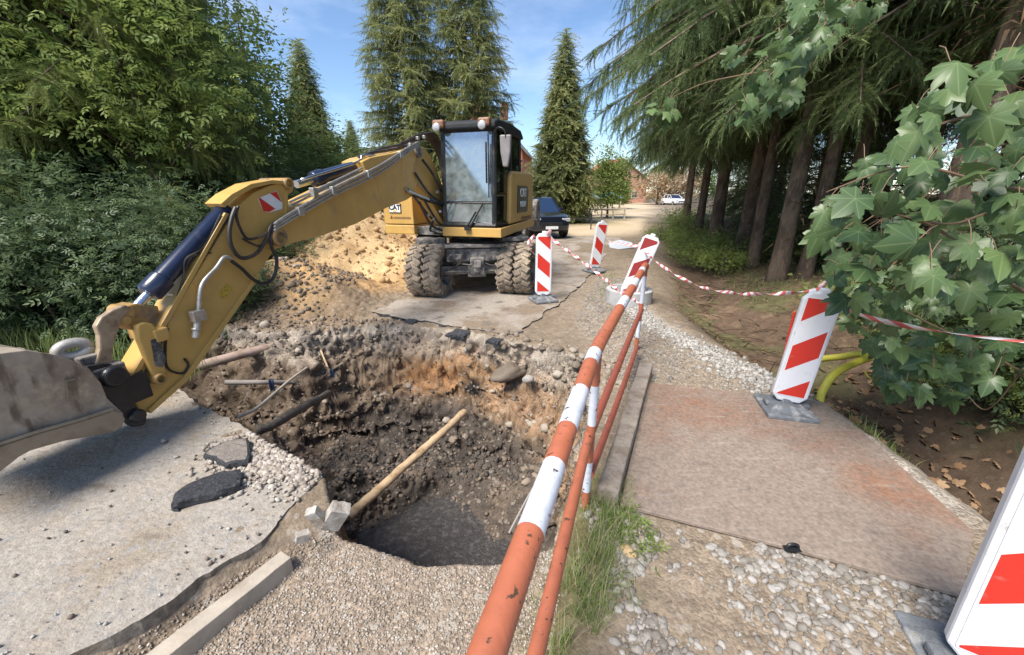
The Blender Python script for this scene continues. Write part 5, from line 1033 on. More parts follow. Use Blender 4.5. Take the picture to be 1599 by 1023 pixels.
for x_, y_, s_, l_ in ((8.3, 8.6, 1.0, 'spruce behind the near end of the row, in deep shade'), (8.9, 12.2, .95, 'spruce behind the middle of the row, in deep shade'), (7.6, 4.9, .9, 'dark spruce behind the hanging maple leaves'), (9.9, 6.6, 1.0, 'dark spruce at the right frame edge behind the maple'), (10.5, 16.5, 1.0, 'spruce far back in the wood beyond the row'), (12, 10.5, 1.0, 'spruce deepest in the wood on the right'), (7.0, 2.6, .9, 'dark spruce nearest the right frame edge')):
    d_ = dup(sB if k % 2 else sA, (x_, y_, .15), k * 1.7, l_, s_); d_['group'] = GB; k += 1
sN = spruce((5.35, 5.1, .2), 11, 2.6, 3.6, 15, 'near spruce with dead brown twigs above the maple, upper right', 'needle', .2, 60, 12, T_near, .35, 1.0, .4, dead=170)
lowS = spruce((11, 8.6, .1), 6, 2.0, .3, 16, 'low dense spruce filling the wood behind the row', 'needle', .09, 90, 16, T_mid, .25, .6, .42); lowS['group'] = 'low dense spruces in the right wood'
for i, (x_, y_, l_) in enumerate(((9.3, 10.4, 'low dense spruce right of the slim grey trunk'), (8.6, 6.4, 'low dense spruce behind the trunk standing apart'), (7.9, 3.7, 'low dense spruce behind the big maple leaves'), (10.8, 13.6, 'low dense spruce beyond the middle of the row'), (13, 19, 'low dense spruce far back along the row'), (7.4, 1.6, 'low dense spruce beside the nearest board'), (14, 24, 'farthest low dense spruce on the right'), (9.6, 15.6, 'low dense spruce filling the gap half way along the row'), (11.6, 18.5, 'low dense spruce behind the far end of the row'), (9.2, 12.0, 'low dense spruce between the middle trunks'), (12.6, 22.5, 'low dense spruce where the row ends'), (15.5, 29, 'low dense spruce by the bend of the road'), (17, 22, 'low dense spruce deep behind the far end of the row'), (19, 33, 'low dense spruce farthest behind the road bend'))): dup(lowS, (x_, y_, .1), i * 1.3, l_, .9 + .05 * (i % 3))
# -- left wood
GL = 'feathery spruces of the left wood'
fA = spruce((-7.5, 8.5, -.2), 12, 3.0, 1.8, 21, 'feathery spruce with a leaning trunk left of the boom', 'needlef', .12, 160, 34, T_near, .32, 1.1, .46, (.03, .0), .12, 10, parent_group=GL)
fB = spruce((-9.6, 7.6, -.2), 13, 3.3, 1.6, 22, 'feathery spruce at the left frame edge', 'needlef', .14, 160, 34, T_near, .34, 1.1, .48, (-.01, 0), .1, 10, parent_group=GL)
dup(fA, (-9.6, 11.0, -.2), 2.0, 'feathery spruce behind the leaning one', 1.05); dup(fB, (-11.5, 11.5, -.2), 1.0, 'tall feathery spruce far back on the left', 1.1); dup(fA, (-12.5, 8.0, -.2), 4.0, 'feathery spruce outermost on the left', 1.1); dup(fB, (-12.6, 13.2, -.2), 3.5, 'feathery spruce beside the small leafy trees', 1.0)
dup(fB, (-13.5, 14.5, -.2), .5, 'feathery spruce deep in the left wood', 1.15); dup(fA, (-16, 11, -.2), 2.5, 'feathery spruce deepest in the left wood', 1.2)
# -- spruces in the sun behind the excavator
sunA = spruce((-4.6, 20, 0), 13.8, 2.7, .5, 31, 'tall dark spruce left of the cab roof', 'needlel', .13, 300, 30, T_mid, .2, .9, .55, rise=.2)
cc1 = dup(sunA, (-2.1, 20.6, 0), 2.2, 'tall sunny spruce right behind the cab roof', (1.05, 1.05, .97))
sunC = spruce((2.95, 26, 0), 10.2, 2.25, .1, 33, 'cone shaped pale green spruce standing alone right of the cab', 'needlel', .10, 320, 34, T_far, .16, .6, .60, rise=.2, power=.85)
dup(sunC, (-10.6, 23, 0), 1, 'small slim spruce against the sky above the boom', (.85, .85, .87)); dup(sunC, (-13.2, 36, 0), 3, 'small pale spruce far away between the boom and the cab', (.7, .7, .72)); dup(sunC, (-8.2, 33, 0), 2, 'distant spruce low behind the boom pivot', (.8, .8, .62))
dup(sunC, (-6.9, 30, 0), 5, 'distant spruce just left of the two tall ones', (.8, .8, .60)); 

# -- broad leaved trees and shrubs
def leaf_tpl(kind=0):
    if kind == 0:      # simple pointed leaf
        V = np.array([[0, 0, 0], [.35, .26, .06], [1, 0, -.1], [.35, -.26, .06], [.4, 0, 0]], float); return V, np.array([[0, 4, 1], [1, 4, 2], [0, 3, 4], [3, 2, 4]])
    if kind == 1:      # a spray of five leaflets
        V = []; F_ = []
        for k, (x_, y_, a, s) in enumerate(((0, 0, 1.0, .5), (0, 0, -1.0, .5), (.35, 0, .8, .5), (.35, 0, -.8, .5), (.6, 0, 0, .55))):
            b = len(V); ca, sa = math.cos(a), math.sin(a)
            for px_, py_, pz_ in ((0, 0, 0), (.4, .22, .04), (1, 0, -.12), (.4, -.22, .04)): V.append([x_ + (px_ * ca - py_ * sa) * s, y_ + (px_ * sa + py_ * ca) * s, pz_ * s - .1 * x_])
            F_ += [[b, b + 1, b + 2], [b, b + 2, b + 3]]
        return np.array(V, float), np.array(F_)
LT, LS = leaf_tpl(0), leaf_tpl(1)
def leafcloud(rng_, n_cl, per, rad, cr, size, tpl, centre=(0, 0, 0), shell=.35, up=.5, squash=1.0, zmin=None):
    d = unit(rng_.normal(size=(n_cl, 3))); r_ = (shell + (1 - shell) * rng_.random(n_cl) ** .6)[:, None]
    bump = 1 + .45 * fbm(d * 1.5, 1.4, 3, int(rng_.integers(1000)))[:, None]
    c = d * r_ * bump * np.array(rad) + np.array(centre)
    if zmin is not None: c[:, 2] = np.maximum(c[:, 2], zmin + .1 * rng_.random(n_cl))
    O = np.repeat(c, per, 0) + rng_.normal(size=(n_cl * per, 3)) * cr * np.array([1, 1, .6 * squash]); n = len(O)
    X_ = unit(rng_.normal(size=(n, 3)) * [1, 1, .45] + np.array([0, 0, -.25]) + np.repeat(d, per, 0) * .6); Z_ = unit(rng_.normal(size=(n, 3)) * .55 + np.array([0, 0, up + .3]) + np.repeat(d, per, 0) * .3)
    return place(tpl, O, X_, Z_, size * rng_.uniform(.6, 1.3, n), rng_), c
def leaftree(loc, H, rad, cz, seed, label, mt, n_cl, per, size, cr=.3, r0=.08, tpl=LT, lean=(0, 0), name='leafy_tree', cat='tree', group=None, trunk='trunk', shell=.35, nlimb=12):
    rng_ = np.random.default_rng(seed); t = thing(name, loc, label, cat, group); (V, F_, rn), c = leafcloud(rng_, n_cl, per, rad, cr, size, tpl, (lean[0] * cz, lean[1] * cz, cz), shell)
    mb, P = trunk_mb(H, r0, seed, lean, .01, 10)
    for i in range(min(nlimb, len(c))):
        q_ = Vector(c[i * len(c) // max(nlimb, 1) % len(c)]); z_ = max(.2, q_.z - Vector((q_.x, q_.y)).length * .8); b = Vector((lean[0] * z_, lean[1] * z_, min(z_, H * .9))); m_ = b.lerp(q_, .5) + Vector((0, 0, .08)); mb.tube([b, m_, q_], [r0 * .35, r0 * .22, r0 * .08], 5, caps=False)
    mb.build(trunk, M['trunk'], t, smooth=True, local=True, fix=False); link_mesh('crown', np_mesh('crown', V, F_, {'rnd': rn}), M[mt], t, local=True); return t
GT = 'small leafy trees above the boom'
lt = leaftree((-8.9, 15.4, 0), 7.6, (1.7, 1.7, 3.2), 4.6, 41, 'airy leafy tree with a visible thin trunk above the boom', 'leafm', 130, 34, .17, .30, .07, group=GT, shell=.25, nlimb=26)
dup(lt, (-11.4, 17.0, 0), 2, 'taller airy leafy tree at the edge of the left wood', 1.28); dup(lt, (-8.4, 19.5, 0), 4, 'rounded leafy tree behind the airy one', (1.1, 1.1, .66)); dup(lt, (-9.2, 20.5, 0), 1, 'leafy tree below the small slim spruce', (1.3, 1.3, .66)); dup(lt, (-12.5, 19, 0), 5, 'leafy tree deep behind the left wood', 1.35)
dup(lt, (-5.9, 13.4, 0), 3, 'low leafy tree just above the boom pivot', (.8, .8, .45)); dup(lt, (-7.8, 12.6, -.1), 3, 'low leafy tree behind the stick head', (1.0, 1.0, .5))
bt = leaftree((6.9, 30, 0), 4.3, (1.3, 1.3, 2.1), 2.7, 42, 'bright green rounded tree right of the pale lone spruce', 'leafy', 140, 40, .20, .30, .08)
dup(bt, (12.4, 48, 0), 2, 'yellow green bush by the far end of the road', (1.0, 1.0, .62)); 
GF = 'distant trees along the horizon'
ft_ = leaftree((2, 75, 0), 6, (3.2, 3, 3), 3.6, 43, 'distant green tree beyond the pale lone spruce', 'leafm', 120, 36, .38, .6, .2, group=GF)
for i, (x_, y_, s_, l_) in enumerate(((-14, 70, 1.1, 'distant green tree left of the two tall spruces'), (-22, 62, 1.1, 'distant green tree seen over the boom'), (-4, 78, 1.0, 'distant green tree hidden behind the cab'), (9, 82, .8, 'distant green tree left of the red house'), (-34, 66, 1.3, 'distant green tree above the stick head'), (44, 96, 1.3, 'distant green tree at the right end of the road'))): dup(ft_, (x_, y_, 0), i * 1.1, l_, s_)
rt_ = leaftree((23.0, 66, 0), 5.5, (3.4, 3, 2.6), 3.2, 44, 'distant reddish tree where the road ends', 'leafr', 110, 34, .36, .6, .16, group='distant reddish trees at the end of the road')
dup(rt_, (17.0, 74, 0), 2, 'distant reddish tree beside the red house', 1.1); dup(rt_, (27.5, 70, 0), 4, 'rightmost distant reddish tree, behind the white car', 1.2)
# undergrowth on the left
GU = 'dark undergrowth shrubs of the left wood'
shr = []
sh1 = leaftree((-5.0, 5.6, -.3), 1.6, (1.2, .95, 1.2), .95, 51, 'dark leafy shrub right behind the bucket link', 'leafd', 150, 34, .10, .22, .02, LS, name='undergrowth_shrub', cat='shrub', group=GU, trunk='stems')
sh2 = leaftree((-6.6, 5.5, -.3), 1.6, (1.2, .95, 1.3), 1.05, 52, 'dark leafy shrub above the bucket', 'leafd', 130, 36, .15, .24, .02, LS, name='undergrowth_shrub', cat='shrub', group=GU, trunk='stems')
for i, (x_, y_, s_, l_) in enumerate(((-8.3, 5.7, 1.05, 'dark leafy shrub at the left frame edge above the slab'), (-5.9, 7.0, 1.15, 'dark leafy shrub below the leaning spruce trunk'), (-7.8, 7.2, 1.2, 'taller dark shrub in the left wood, second row'), (-10, 6.6, 1.2, 'outermost dark shrub on the left'), (-4.9, 8.3, .9, 'shrub in the gap between the stick and the bank'), (-9.8, 9.2, 1.35, 'shrub deep in the left wood'), (-6.6, 9.5, 1.15, 'shrub behind the bucket cylinder'), (-12.5, 9, 1.5, 'shrub far left in the wood'), (-5.4, 10.8, 1.0, 'shrub behind the earth bank'), (-7.2, 6.2, .8, 'low shrub between the two front shrubs'), (-4.3, 5.9, .5, 'small shrub at the foot of the stick'), (-8.2, 12, 1.5, 'tall shrub behind the stick head'), (-11.4, 13.5, 1.7, 'tallest shrub deep in the left wood'))): dup(sh1 if i % 2 else sh2, (x_, y_, -.3), i * 1.9, l_, s_)
for i, (x_, y_, s_, l_) in enumerate(((4.9, 3.1, .7, 'dark shrub behind the big maple leaves'), (5.3, 4.3, .8, 'dark shrub on the bank above the gully'), (5.2, 2.0, .8, 'dark shrub at the right frame edge'))): d_ = dup(sh1 if i % 2 else sh2, (x_, y_, -.1), i * 1.3, l_, s_); d_['group'] = 'dark shrubs behind the maple'
pale = leaftree((-6.9, 4.75, -.1), 1.2, (.45, .4, .55), .95, 53, 'pale grey green leafy sprig at the left frame edge', 'maple', 50, 16, .11, .12, .015, LT, name='undergrowth_shrub', cat='shrub', trunk='stems')
# bushes between the trunks on the right
GBu = 'green bushes at the foot of the spruce row'
b1 = leaftree((5.6, 10.4, .1), .7, (.8, .75, .34), .22, 61, 'green bush at the foot of the slim grey trunk', 'leafy', 80, 20, .075, .19, .012, LS, name='green_bush', cat='bush', group=GBu, trunk='stems')
for i, (x_, y_, s_, l_) in enumerate(((5.6, 12.4, .9, 'green bush nearest the path below the row'), (6.4, 12.2, 1.1, 'green bush round the middle trunk of the row'), (6.3, 14.6, 1.0, 'green bush half way along the row'), (7.5, 16.8, 1.2, 'green bush beyond the middle of the row'), (7.3, 9.6, 1.4, 'green bush behind the slim trunks'), (8.8, 20.5, 1.2, 'green bush at the far end of the row'), (7.4, 6.6, 1.2, 'green bush behind the board on the plate'), (5.05, 9.5, .7, 'small green bush at the ditch edge below the row'), (5.0, 10.6, .8, 'small green bush beside the path opposite the parked car'), (4.9, 5.6, .8, 'small green bush on the bank left of the maple leaves'), (6.0, 16.4, .8, 'low green bush at the verge past the middle trunk'), (4.35, 3.5, .6, 'small green bush in the gully under the big maple leaves'), (4.5, 2.5, .7, 'green bush at the bottom right of the gully'), (4.2, 1.7, .6, 'low green bush beyond the nearest board'), (5.0, 4.7, .9, 'green bush on the bank behind the yellow hose'), (9.5, 8.4, 1.6, 'green bush in the dark wood on the right'), (6.9, 4.6, 1.4, 'green bush under the near spruce'), (8.3, 11.2, 1.7, 'big green bush behind the row'), (5.6, 4.0, .9, 'green bush under the maple leaves'), (10.3, 24.5, 1.5, 'last green bush along the verge'))): dup(b1, (x_, y_, .1), i * 2.3, l_, s_)

# -- the maple whose big leaves hang in from the right
def maple_tpl():
    out = [(0, .0), (14, .30), (30, .60), (38, .52), (47, .76), (56, .50), (64, .34), (72, .56), (84, .72), (90, .92), (90, 1.04)]
    # half outline: angle from the stalk side (0 = at the stalk, 90 = tip) measured round the leaf
    half = [(.02, -.32), (.16, -.44), (.36, -.46), (.42, -.32), (.54, -.26), (.64, -.10), (.54, .0), (.46, .07), (.58, .22), (.62, .46), (.46, .44), (.30, .36), (.30, .52), (.19, .74), (.0, .95)]
    pts = half + [(-x_, y_) for x_, y_ in half[-2::-1]] + [(0, -.22)]
    V = [[0., 0., .05]]; 
    for x_, y_ in pts: V.append([y_ + .0, x_, -.16 * abs(x_) * 1.2 - .22 * max(y_, 0) ** 2])
    n = len(pts); F_ = [[0, i + 1, (i + 1) % n + 1] for i in range(n)]
    return np.array(V), np.array(F_)
MT = maple_tpl()
def maplemat(name, c1, c2, trans, rough, scale, spec):
    m = leafmat(name, c1, c2, trans, rough, scale, spec); t = m.node_tree; l = t.links.new; b = t.nodes['Principled BSDF']; src = b.inputs['Base Color'].links[0].from_socket
    at = t.nodes.new('ShaderNodeAttribute'); at.attribute_name = 'vein'; p = t.nodes.new('ShaderNodeMath'); p.operation = 'POWER'; p.inputs[1].default_value = 14; l(at.outputs['Fac'], p.inputs[0]); q = t.nodes.new('ShaderNodeMath'); q.operation = 'MULTIPLY'; q.inputs[1].default_value = .55; l(p.outputs[0], q.inputs[0])
    x = t.nodes.new('ShaderNodeMixRGB'); x.inputs['Color2'].default_value = (.34, .42, .20, 1); l(q.outputs[0], x.inputs['Fac']); l(src, x.inputs['Color1']); l(x.outputs[0], b.inputs['Base Color']); return m
M['maple'] = maplemat('maple_leaves_veined', (.042, .09, .038), (.17, .25, .09), .35, .38, 1.5, .5)
MTS = []
for kz, ks, kb in ((.5, 0, .1), (1, .12, .0), (1.7, -.15, .25), (2.4, .2, .1), (1.2, -.3, .5)):
    v_ = MT[0].copy(); v_[:, 2] = v_[:, 2] * kz + ks * v_[:, 1] * np.abs(v_[:, 1]) * 1.5 - kb * v_[:, 0] * np.abs(v_[:, 0]); v_[:, 1] *= 1 + .15 * ks; v_ += .025 * np.stack([fbm(v_ + kz, 3, 2, 3), fbm(v_ + kz, 3, 2, 4), fbm(v_ + kz, 4, 2, 5)], 1); MTS.append((v_, MT[1]))
VEIN = np.zeros(len(MT[0])); VEIN[0] = 1
for i_, (x_, y_) in enumerate([(p[1], p[0]) for p in MT[0][1:, :2]]):
    if (round(abs(x_), 2), round(y_, 2)) in ((.64, -.10), (.62, .46), (.0, .95), (.36, -.46)): VEIN[i_ + 1] = 1
def maple(name_label, regs, seed, stems, loc, cat='maple'):
    rng_ = np.random.default_rng(seed); t = thing('maple_tree', loc, name_label, cat); Vs = []; Fs = []; Rs = []; b = 0; st_ = MB()
    for poly, n, y0, y1, s0, s1 in regs:
        P_ = np.array(poly, float); k = 0
        while k < n:
            q_ = P_.min(0) + rng_.random(2) * (P_.max(0) - P_.min(0))
            if poly_sdf(q_[:1], q_[1:], poly)[0] < 0: continue
            Yd = rng_.uniform(y0, y1); p = np.array(D(q_[0], q_[1], Yd)[:]); toc = unit(np.array([0, 0, CAMH]) - p)
            zz = unit(np.array([0, 0, .75]) + toc * rng_.uniform(.2, .9) + rng_.normal(size=3) * .38); xx = unit(np.array([-.5, -.35, -.55]) + rng_.normal(size=3) * .55)
            s = rng_.uniform(s0, s1); V, F_, rn = place(MTS[int(rng_.integers(5))], p[None], xx[None], zz[None], np.array([s]), rng_); Vs.append(V); Fs.append(F_ + b); Rs.append(rn); b += len(V); k += 1
            if rng_.random() < .6: e = p - xx * s * .3; st_.tube([Vector(e), Vector(e - xx * s * .5 + np.array([.02, .02, .03])), Vector(e - xx * s * .9 + np.array([.06, .06, .03]))], .0022, 4, caps=False)
    for pts, r_ in stems:
        P_ = smooth_path([D(*q_) for q_ in pts], 6); st_.tube(P_, [r_ * (1 - .75 * i / len(P_)) for i in range(len(P_))], 7)
    link_mesh('foliage', np_mesh('foliage', np.concatenate(Vs), np.concatenate(Fs), {'rnd': np.concatenate(Rs), 'vein': np.tile(VEIN, b // len(VEIN))}), M['maple'], t, smooth=False)
    st_.build('branches', mat('maple_twig_bark', (.20, .13, .08), .8, var=.3), t, smooth=True, fix=False); return t
maple('big leaved maple sapling reaching over the ditch from the right edge',
      [([(1258, 322), (1330, 302), (1470, 315), (1599, 300), (1660, 300), (1660, 470), (1500, 470), (1400, 450), (1320, 420), (1280, 380)], 130, 1.7, 2.7, .065, .14),
       ([(1300, 400), (1400, 420), (1650, 440), (1650, 610), (1540, 600), (1440, 600), (1380, 560), (1340, 500), (1290, 450)], 105, 2.2, 3.4, .08, .14),
       ([(1350, 520), (1420, 540), (1560, 560), (1530, 612), (1470, 640), (1400, 628), (1372, 590)], 60, 2.5, 3.2, .08, .12), ([(1300, 470), (1420, 480), (1440, 600), (1370, 600), (1330, 540)], 40, 2.8, 3.5, .07, .11),
       ([(1310, 430), (1560, 420), (1600, 500), (1400, 520), (1310, 480)], 60, 3.3, 4.3, .09, .13)],
      71, [([(1700, 520, 2.6), (1560, 430, 2.4), (1450, 350, 2.3), (1330, 320, 2.2)], .014), ([(1700, 500, 2.4), (1600, 340, 2.1), (1480, 350, 2.0), (1380, 330, 2.0)], .010), ([(1680, 650, 2.9), (1560, 560, 2.9), (1440, 500, 3.0), (1350, 450, 3.2)], .014), ([(1599, 575, 2.6), (1540, 640, 2.8), (1500, 600, 3.0)], .007)], (3.6, 2.6, 0))
maple('high maple branch with big leaves in the upper right corner',
      [([(1372, 235), (1440, 150), (1500, 95), (1560, 75), (1660, 40), (1660, 320), (1560, 325), (1480, 300), (1400, 262)], 80, 1.7, 2.7, .065, .12),
       ([(1270, 310), (1340, 250), (1420, 240), (1500, 300), (1420, 330)], 16, 2.2, 2.8, .07, .11)],
      72, [([(1750, 250, 2.3), (1599, 180, 2.0), (1480, 190, 1.9), (1380, 240, 1.9)], .012), ([(1750, 320, 2.4), (1560, 290, 2.1), (1420, 260, 2.2), (1290, 300, 2.4)], .010)], (3.0, 1.9, 0))
maple('slender maple branch hanging before the dark trunks at the top',
      [([(1128, 190), (1150, 150), (1200, 108), (1250, 90), (1255, 150), (1180, 190), (1150, 185)], 46, 3.2, 3.8, .075, .12), ([(1200, 40), (1250, -10), (1400, -30), (1385, 15), (1310, 60), (1240, 110), (1190, 100)], 70, 3.0, 3.9, .075, .12), ([(1010, 165), (1040, 145), (1062, 160), (1050, 205), (1030, 200)], 12, 4.2, 4.5, .08, .11), ([(1130, 80), (1160, 70), (1162, 100), (1135, 105)], 8, 3.8, 4.2, .07, .1)],
      73, [([(1480, -60, 3.6), (1330, 10, 3.5), (1230, 90, 3.5), (1150, 175, 3.5)], .010), ([(1200, 110, 3.6), (1100, 130, 4.1), (1035, 160, 4.35)], .006)], (4.4, 3.5, 0))

# -- ground plants
def blades(name, n, fn, l0, l1, w, m, seed, label, lean=.5, zf=None):
    r = np.random.default_rng(seed); a, b = fn(r, n); n = len(a); z_ = sample_ground(a, b) if zf is None else np.full(n, zf); L_ = r.uniform(l0, l1, n); az = r.uniform(0, 6.28, n); d = np.stack([np.cos(az), np.sin(az), np.zeros(n)], 1); sdv = np.stack([-np.sin(az), np.cos(az), np.zeros(n)], 1); cur = r.uniform(.2, 1, n) * lean
    base = np.stack([a, b, z_ - .005], 1); V = []
    for s in (0, .35, .7, 1.0):
        c = base + d * (L_ * cur * s ** 1.7)[:, None] + np.array([0, 0, 1]) * (L_ * (s - .45 * cur * s * s))[:, None]; ww = w * (1 - s * .95); V += [c - sdv * ww, c + sdv * ww]
    V = np.stack(V, 1); F_ = []
    for k in range(3): F_.append([2 * k, 2 * k + 1, 2 * k + 3, 2 * k + 2])
    F_ = (np.array(F_)[None] + (np.arange(n) * 8)[:, None, None]).reshape(-1, 4); o = link_mesh(name, np_mesh(name, V.reshape(-1, 3), F_, {'rnd': np.repeat(r.random(n), 8)}), m); return tag(o, label, kind='stuff')
M['grass'] = leafmat('grass_blades', (.15, .23, .06), (.38, .43, .17), .45, .5, 6)
M['straw'] = leafmat('straw', (.40, .32, .18), (.55, .46, .30), .2, .7, 6)
def f_g(r, n):
    b = r.uniform(.45, 2.1, n); a = .17 + .40 * (b - .9) + r.normal(size=n) * (.065 + .03 * (b < 1.5)); cl = fbm(np.stack([a, b, a * 0], 1), 7, 2, 3) > -.25; k = cl & (a > -.1 + .3 * (b - .9)); return a[k], b[k]
blades('grass', 3400, f_g, .05, .17, .0022, M['grass'], 81, 'grass strip growing under the near end of the railing', .8)
blades('straw', 420, f_g, .08, .22, .0016, M['straw'], 82, 'dry straw among the grass under the railing', 1.1)
def f_g2(r, n): a = r.normal(size=n) * .16 + 3.02; b = r.normal(size=n) * .12 + 2.72; return a, b
blades('grass', 420, f_g2, .06, .16, .003, M['grass'], 83, 'grass tuft at the right edge of the plate', .9)
def f_g3(r, n): a = r.uniform(-10, -3.4, n); b = pline(a, [(-10, 5.2), (-6, 4.75), (-3.4, 3.9)]) + r.normal(size=n) * .14; return a, b
blades('grass', 1500, f_g3, .1, .45, .004, M['grass'], 84, 'tall grass behind the back edge of the slab', .6, zf=-.12)
def f_g4(r, n): a = r.uniform(3.5, 8, n); b = r.uniform(4.5, 14, n); k = (a > pline(b, [(4.5, 4.1), (7, 4.2), (14, 6.3)])) & (fbm(np.stack([a, b, a * 0], 1), 1.1, 3, 8) > .0); return a[k], b[k]
blades('grass', 8000, f_g4, .06, .2, .005, M['grass'], 85, 'short grass on the bank among the spruce trunks', .8)
def f_g5(r, n): b = r.uniform(6.6, 9, n); a = 1.55 + r.normal(size=n) * .12 + .3 * (b - 6.6); return a, b
blades('grass', 260, f_g5, .04, .12, .004, M['grass'], 86, 'sparse grass left of the concrete ring', .9)
def scatter_leaves(name, n, fn, size, m, tpl, seed, label, flat=.25):
    r = np.random.default_rng(seed); a, b = fn(r, n); n = len(a); O = np.stack([a, b, sample_ground(a, b) + .012], 1); az = r.uniform(0, 6.28, n); X_ = np.stack([np.cos(az), np.sin(az), r.normal(size=n) * flat], 1); Z_ = unit(np.array([0, 0, 1.]) + r.normal(size=(n, 3)) * flat)
    V, F_, rn = place(tpl, O, X_, Z_, size * r.uniform(.6, 1.3, n), r); V[:, 2] += .3 * size * np.abs(fbm(V, 14, 2, 5)); o = link_mesh(name, np_mesh(name, V, F_, {'rnd': rn}), m); return tag(o, label, kind='stuff')
lt3 = leaftree((-6.6, 7.6, -.2), 6.5, (2.0, 1.6, 2.3), 4.3, 45, 'feathery yellow green tree hanging over the shrubs behind the stick', 'leafy', 150, 34, .17, .34, .06, LS, group='feathery leafy trees of the left wood', shell=.2, nlimb=30)
dup(lt3, (-8.6, 6.9, -.2), 2.2, 'feathery yellow green tree above the bucket at the left', (1.15, 1.0, 1.05)); dup(lt3, (-8.4, 10.6, -.2), 4.1, 'tall feathery leafy tree in the second row of the left wood', 1.3); dup(lt3, (-11.0, 8.2, -.2), 5.2, 'feathery leafy tree at the outer left', 1.25)
def f_l(r, n): a = r.uniform(2.5, 4.6, n); b = r.uniform(1.4, 4.2, n); k = (a > 2.75) & (r.random(n) < np.exp(-((a - 3.5) / .6) ** 2)); return a[k], b[k]
scatter_leaves('leaf_litter', 1100, f_l, .055, M['dead'], MT, 91, 'dry brown maple leaves lying in the ditch', .5)
def f_l2(r, n): a = r.uniform(2.4, 8, n); b = r.uniform(3.5, 14, n); k = a > pline(b, [(3.5, 2.6), (7, 2.9), (14, 5.2)]); return a[k], b[k]
scatter_leaves('leaf_litter', 5000, f_l2, .035, M['dead'], LT, 92, 'small dry leaves over the brown bank below the spruces', .4)
def f_w(r, n): a = .62 + r.normal(size=n) * .08; b = 1.72 + r.normal(size=n) * .10; return a, b
scatter_leaves('weeds', 190, f_w, .055, M['leafy'], LS, 93, 'low green weeds at the foot of the first railing post', .9)
def twigs(n, seed):
    r = random.Random(seed); mb = MB()
    for i in range(n):
        b = r.uniform(3.6, 10); a = float(pline(b, [(3.6, 3.1), (6, 3.2), (10, 4.6)])) + r.uniform(-.5, 1.2); z_ = float(sample_ground(np.array([a]), np.array([b]))[0]) + .02; an = r.uniform(0, 6.28); l_ = r.uniform(.1, .6); e = Vector((math.cos(an), math.sin(an), r.uniform(-.1, .15))) * l_
        mb.tube([Vector((a, b, z_)), Vector((a, b, z_)) + e * .5 + Vector((0, 0, .03)), Vector((a, b, z_)) + e], [.006, .005, .003], 4, caps=False)
    o = mb.build('fallen_twigs', M['needled'], None, fix=False); return tag(o, 'thin dry twigs lying on the brown bank', kind='stuff')
twigs(170, 5)

# ================================================================== SAND HEAP, CARS, HOUSES, YARD
def heap(name, cx, cy, rx, ry, h, seed, m, label, cat, n=130, rg=.12):
    u = np.linspace(-1.25, 1.25, n); XX, YY = np.meshgrid(u, u); a = XX.ravel(); b = YY.ravel(); P = np.stack([a * rx, b * ry, a * 0], 1)
    r_ = np.hypot(a, b) * (1 + .22 * fbm(P, 1.1, 3, seed)); z_ = h * np.clip(1 - r_, -.2, 1) ** 1.0 * 1.0; z_ = np.where(r_ > 1, -.12 * (r_ - 1) * 4, h * (1 - r_ ** 1.15))
    w = cx + P[:, 0]; v = cy + P[:, 1]; V = np.stack([w, v, z_ - .03 + rg * fbm(P + 9, 2.2, 4, seed + 1) + .45 * rg * np.abs(fbm(P, 7, 3, seed + 2)) + .02 * fbm(P, 25, 2, seed)], 1)
    i = np.arange(n * n).reshape(n, n); F_ = np.stack([i[:-1, :-1].ravel(), i[:-1, 1:].ravel(), i[1:, 1:].ravel(), i[1:, :-1].ravel()], 1); keep = (r_[F_] < 1.15).all(1); F_ = F_[keep]
    used = np.unique(F_); mp_ = np.full(n * n, -1); mp_[used] = np.arange(len(used))
    o = link_mesh(name, np_mesh(name, V[used], mp_[F_]), m, smooth=True); tag(o, label, cat); return o, V[used]
M['sand'] = mat('yellow_clay_sand', (.60, .42, .22), .95, col2=(.50, .32, .155), c2scale=1.6, c2pos=(.45, .62), c3=(.27, .18, .11), c3scale=4.5, c3pos=(.57, .68), var=.18, vscale=22, bump=.8, bscale=18)
hp, HV = heap('sand_heap', -4.0, 9.5, 3.0, 2.3, 1.75, 3, M['sand'], 'heap of yellow clayey sand behind the boom', 'sand heap')
r_ = np.random.default_rng(4); q = HV[r_.integers(0, len(HV), 5200)] + r_.normal(size=(5200, 3)) * [.03, .03, .004]; V, F_, rn = rocks(q, .012 + .075 * r_.random(5200) ** 5, I0, r_, .8, .5); tag(link_mesh('sand_clods', np_mesh('sand_clods', V, F_, {'rnd': rn}), M['clods']), 'crumbled sand lumps over the yellow heap', kind='stuff')
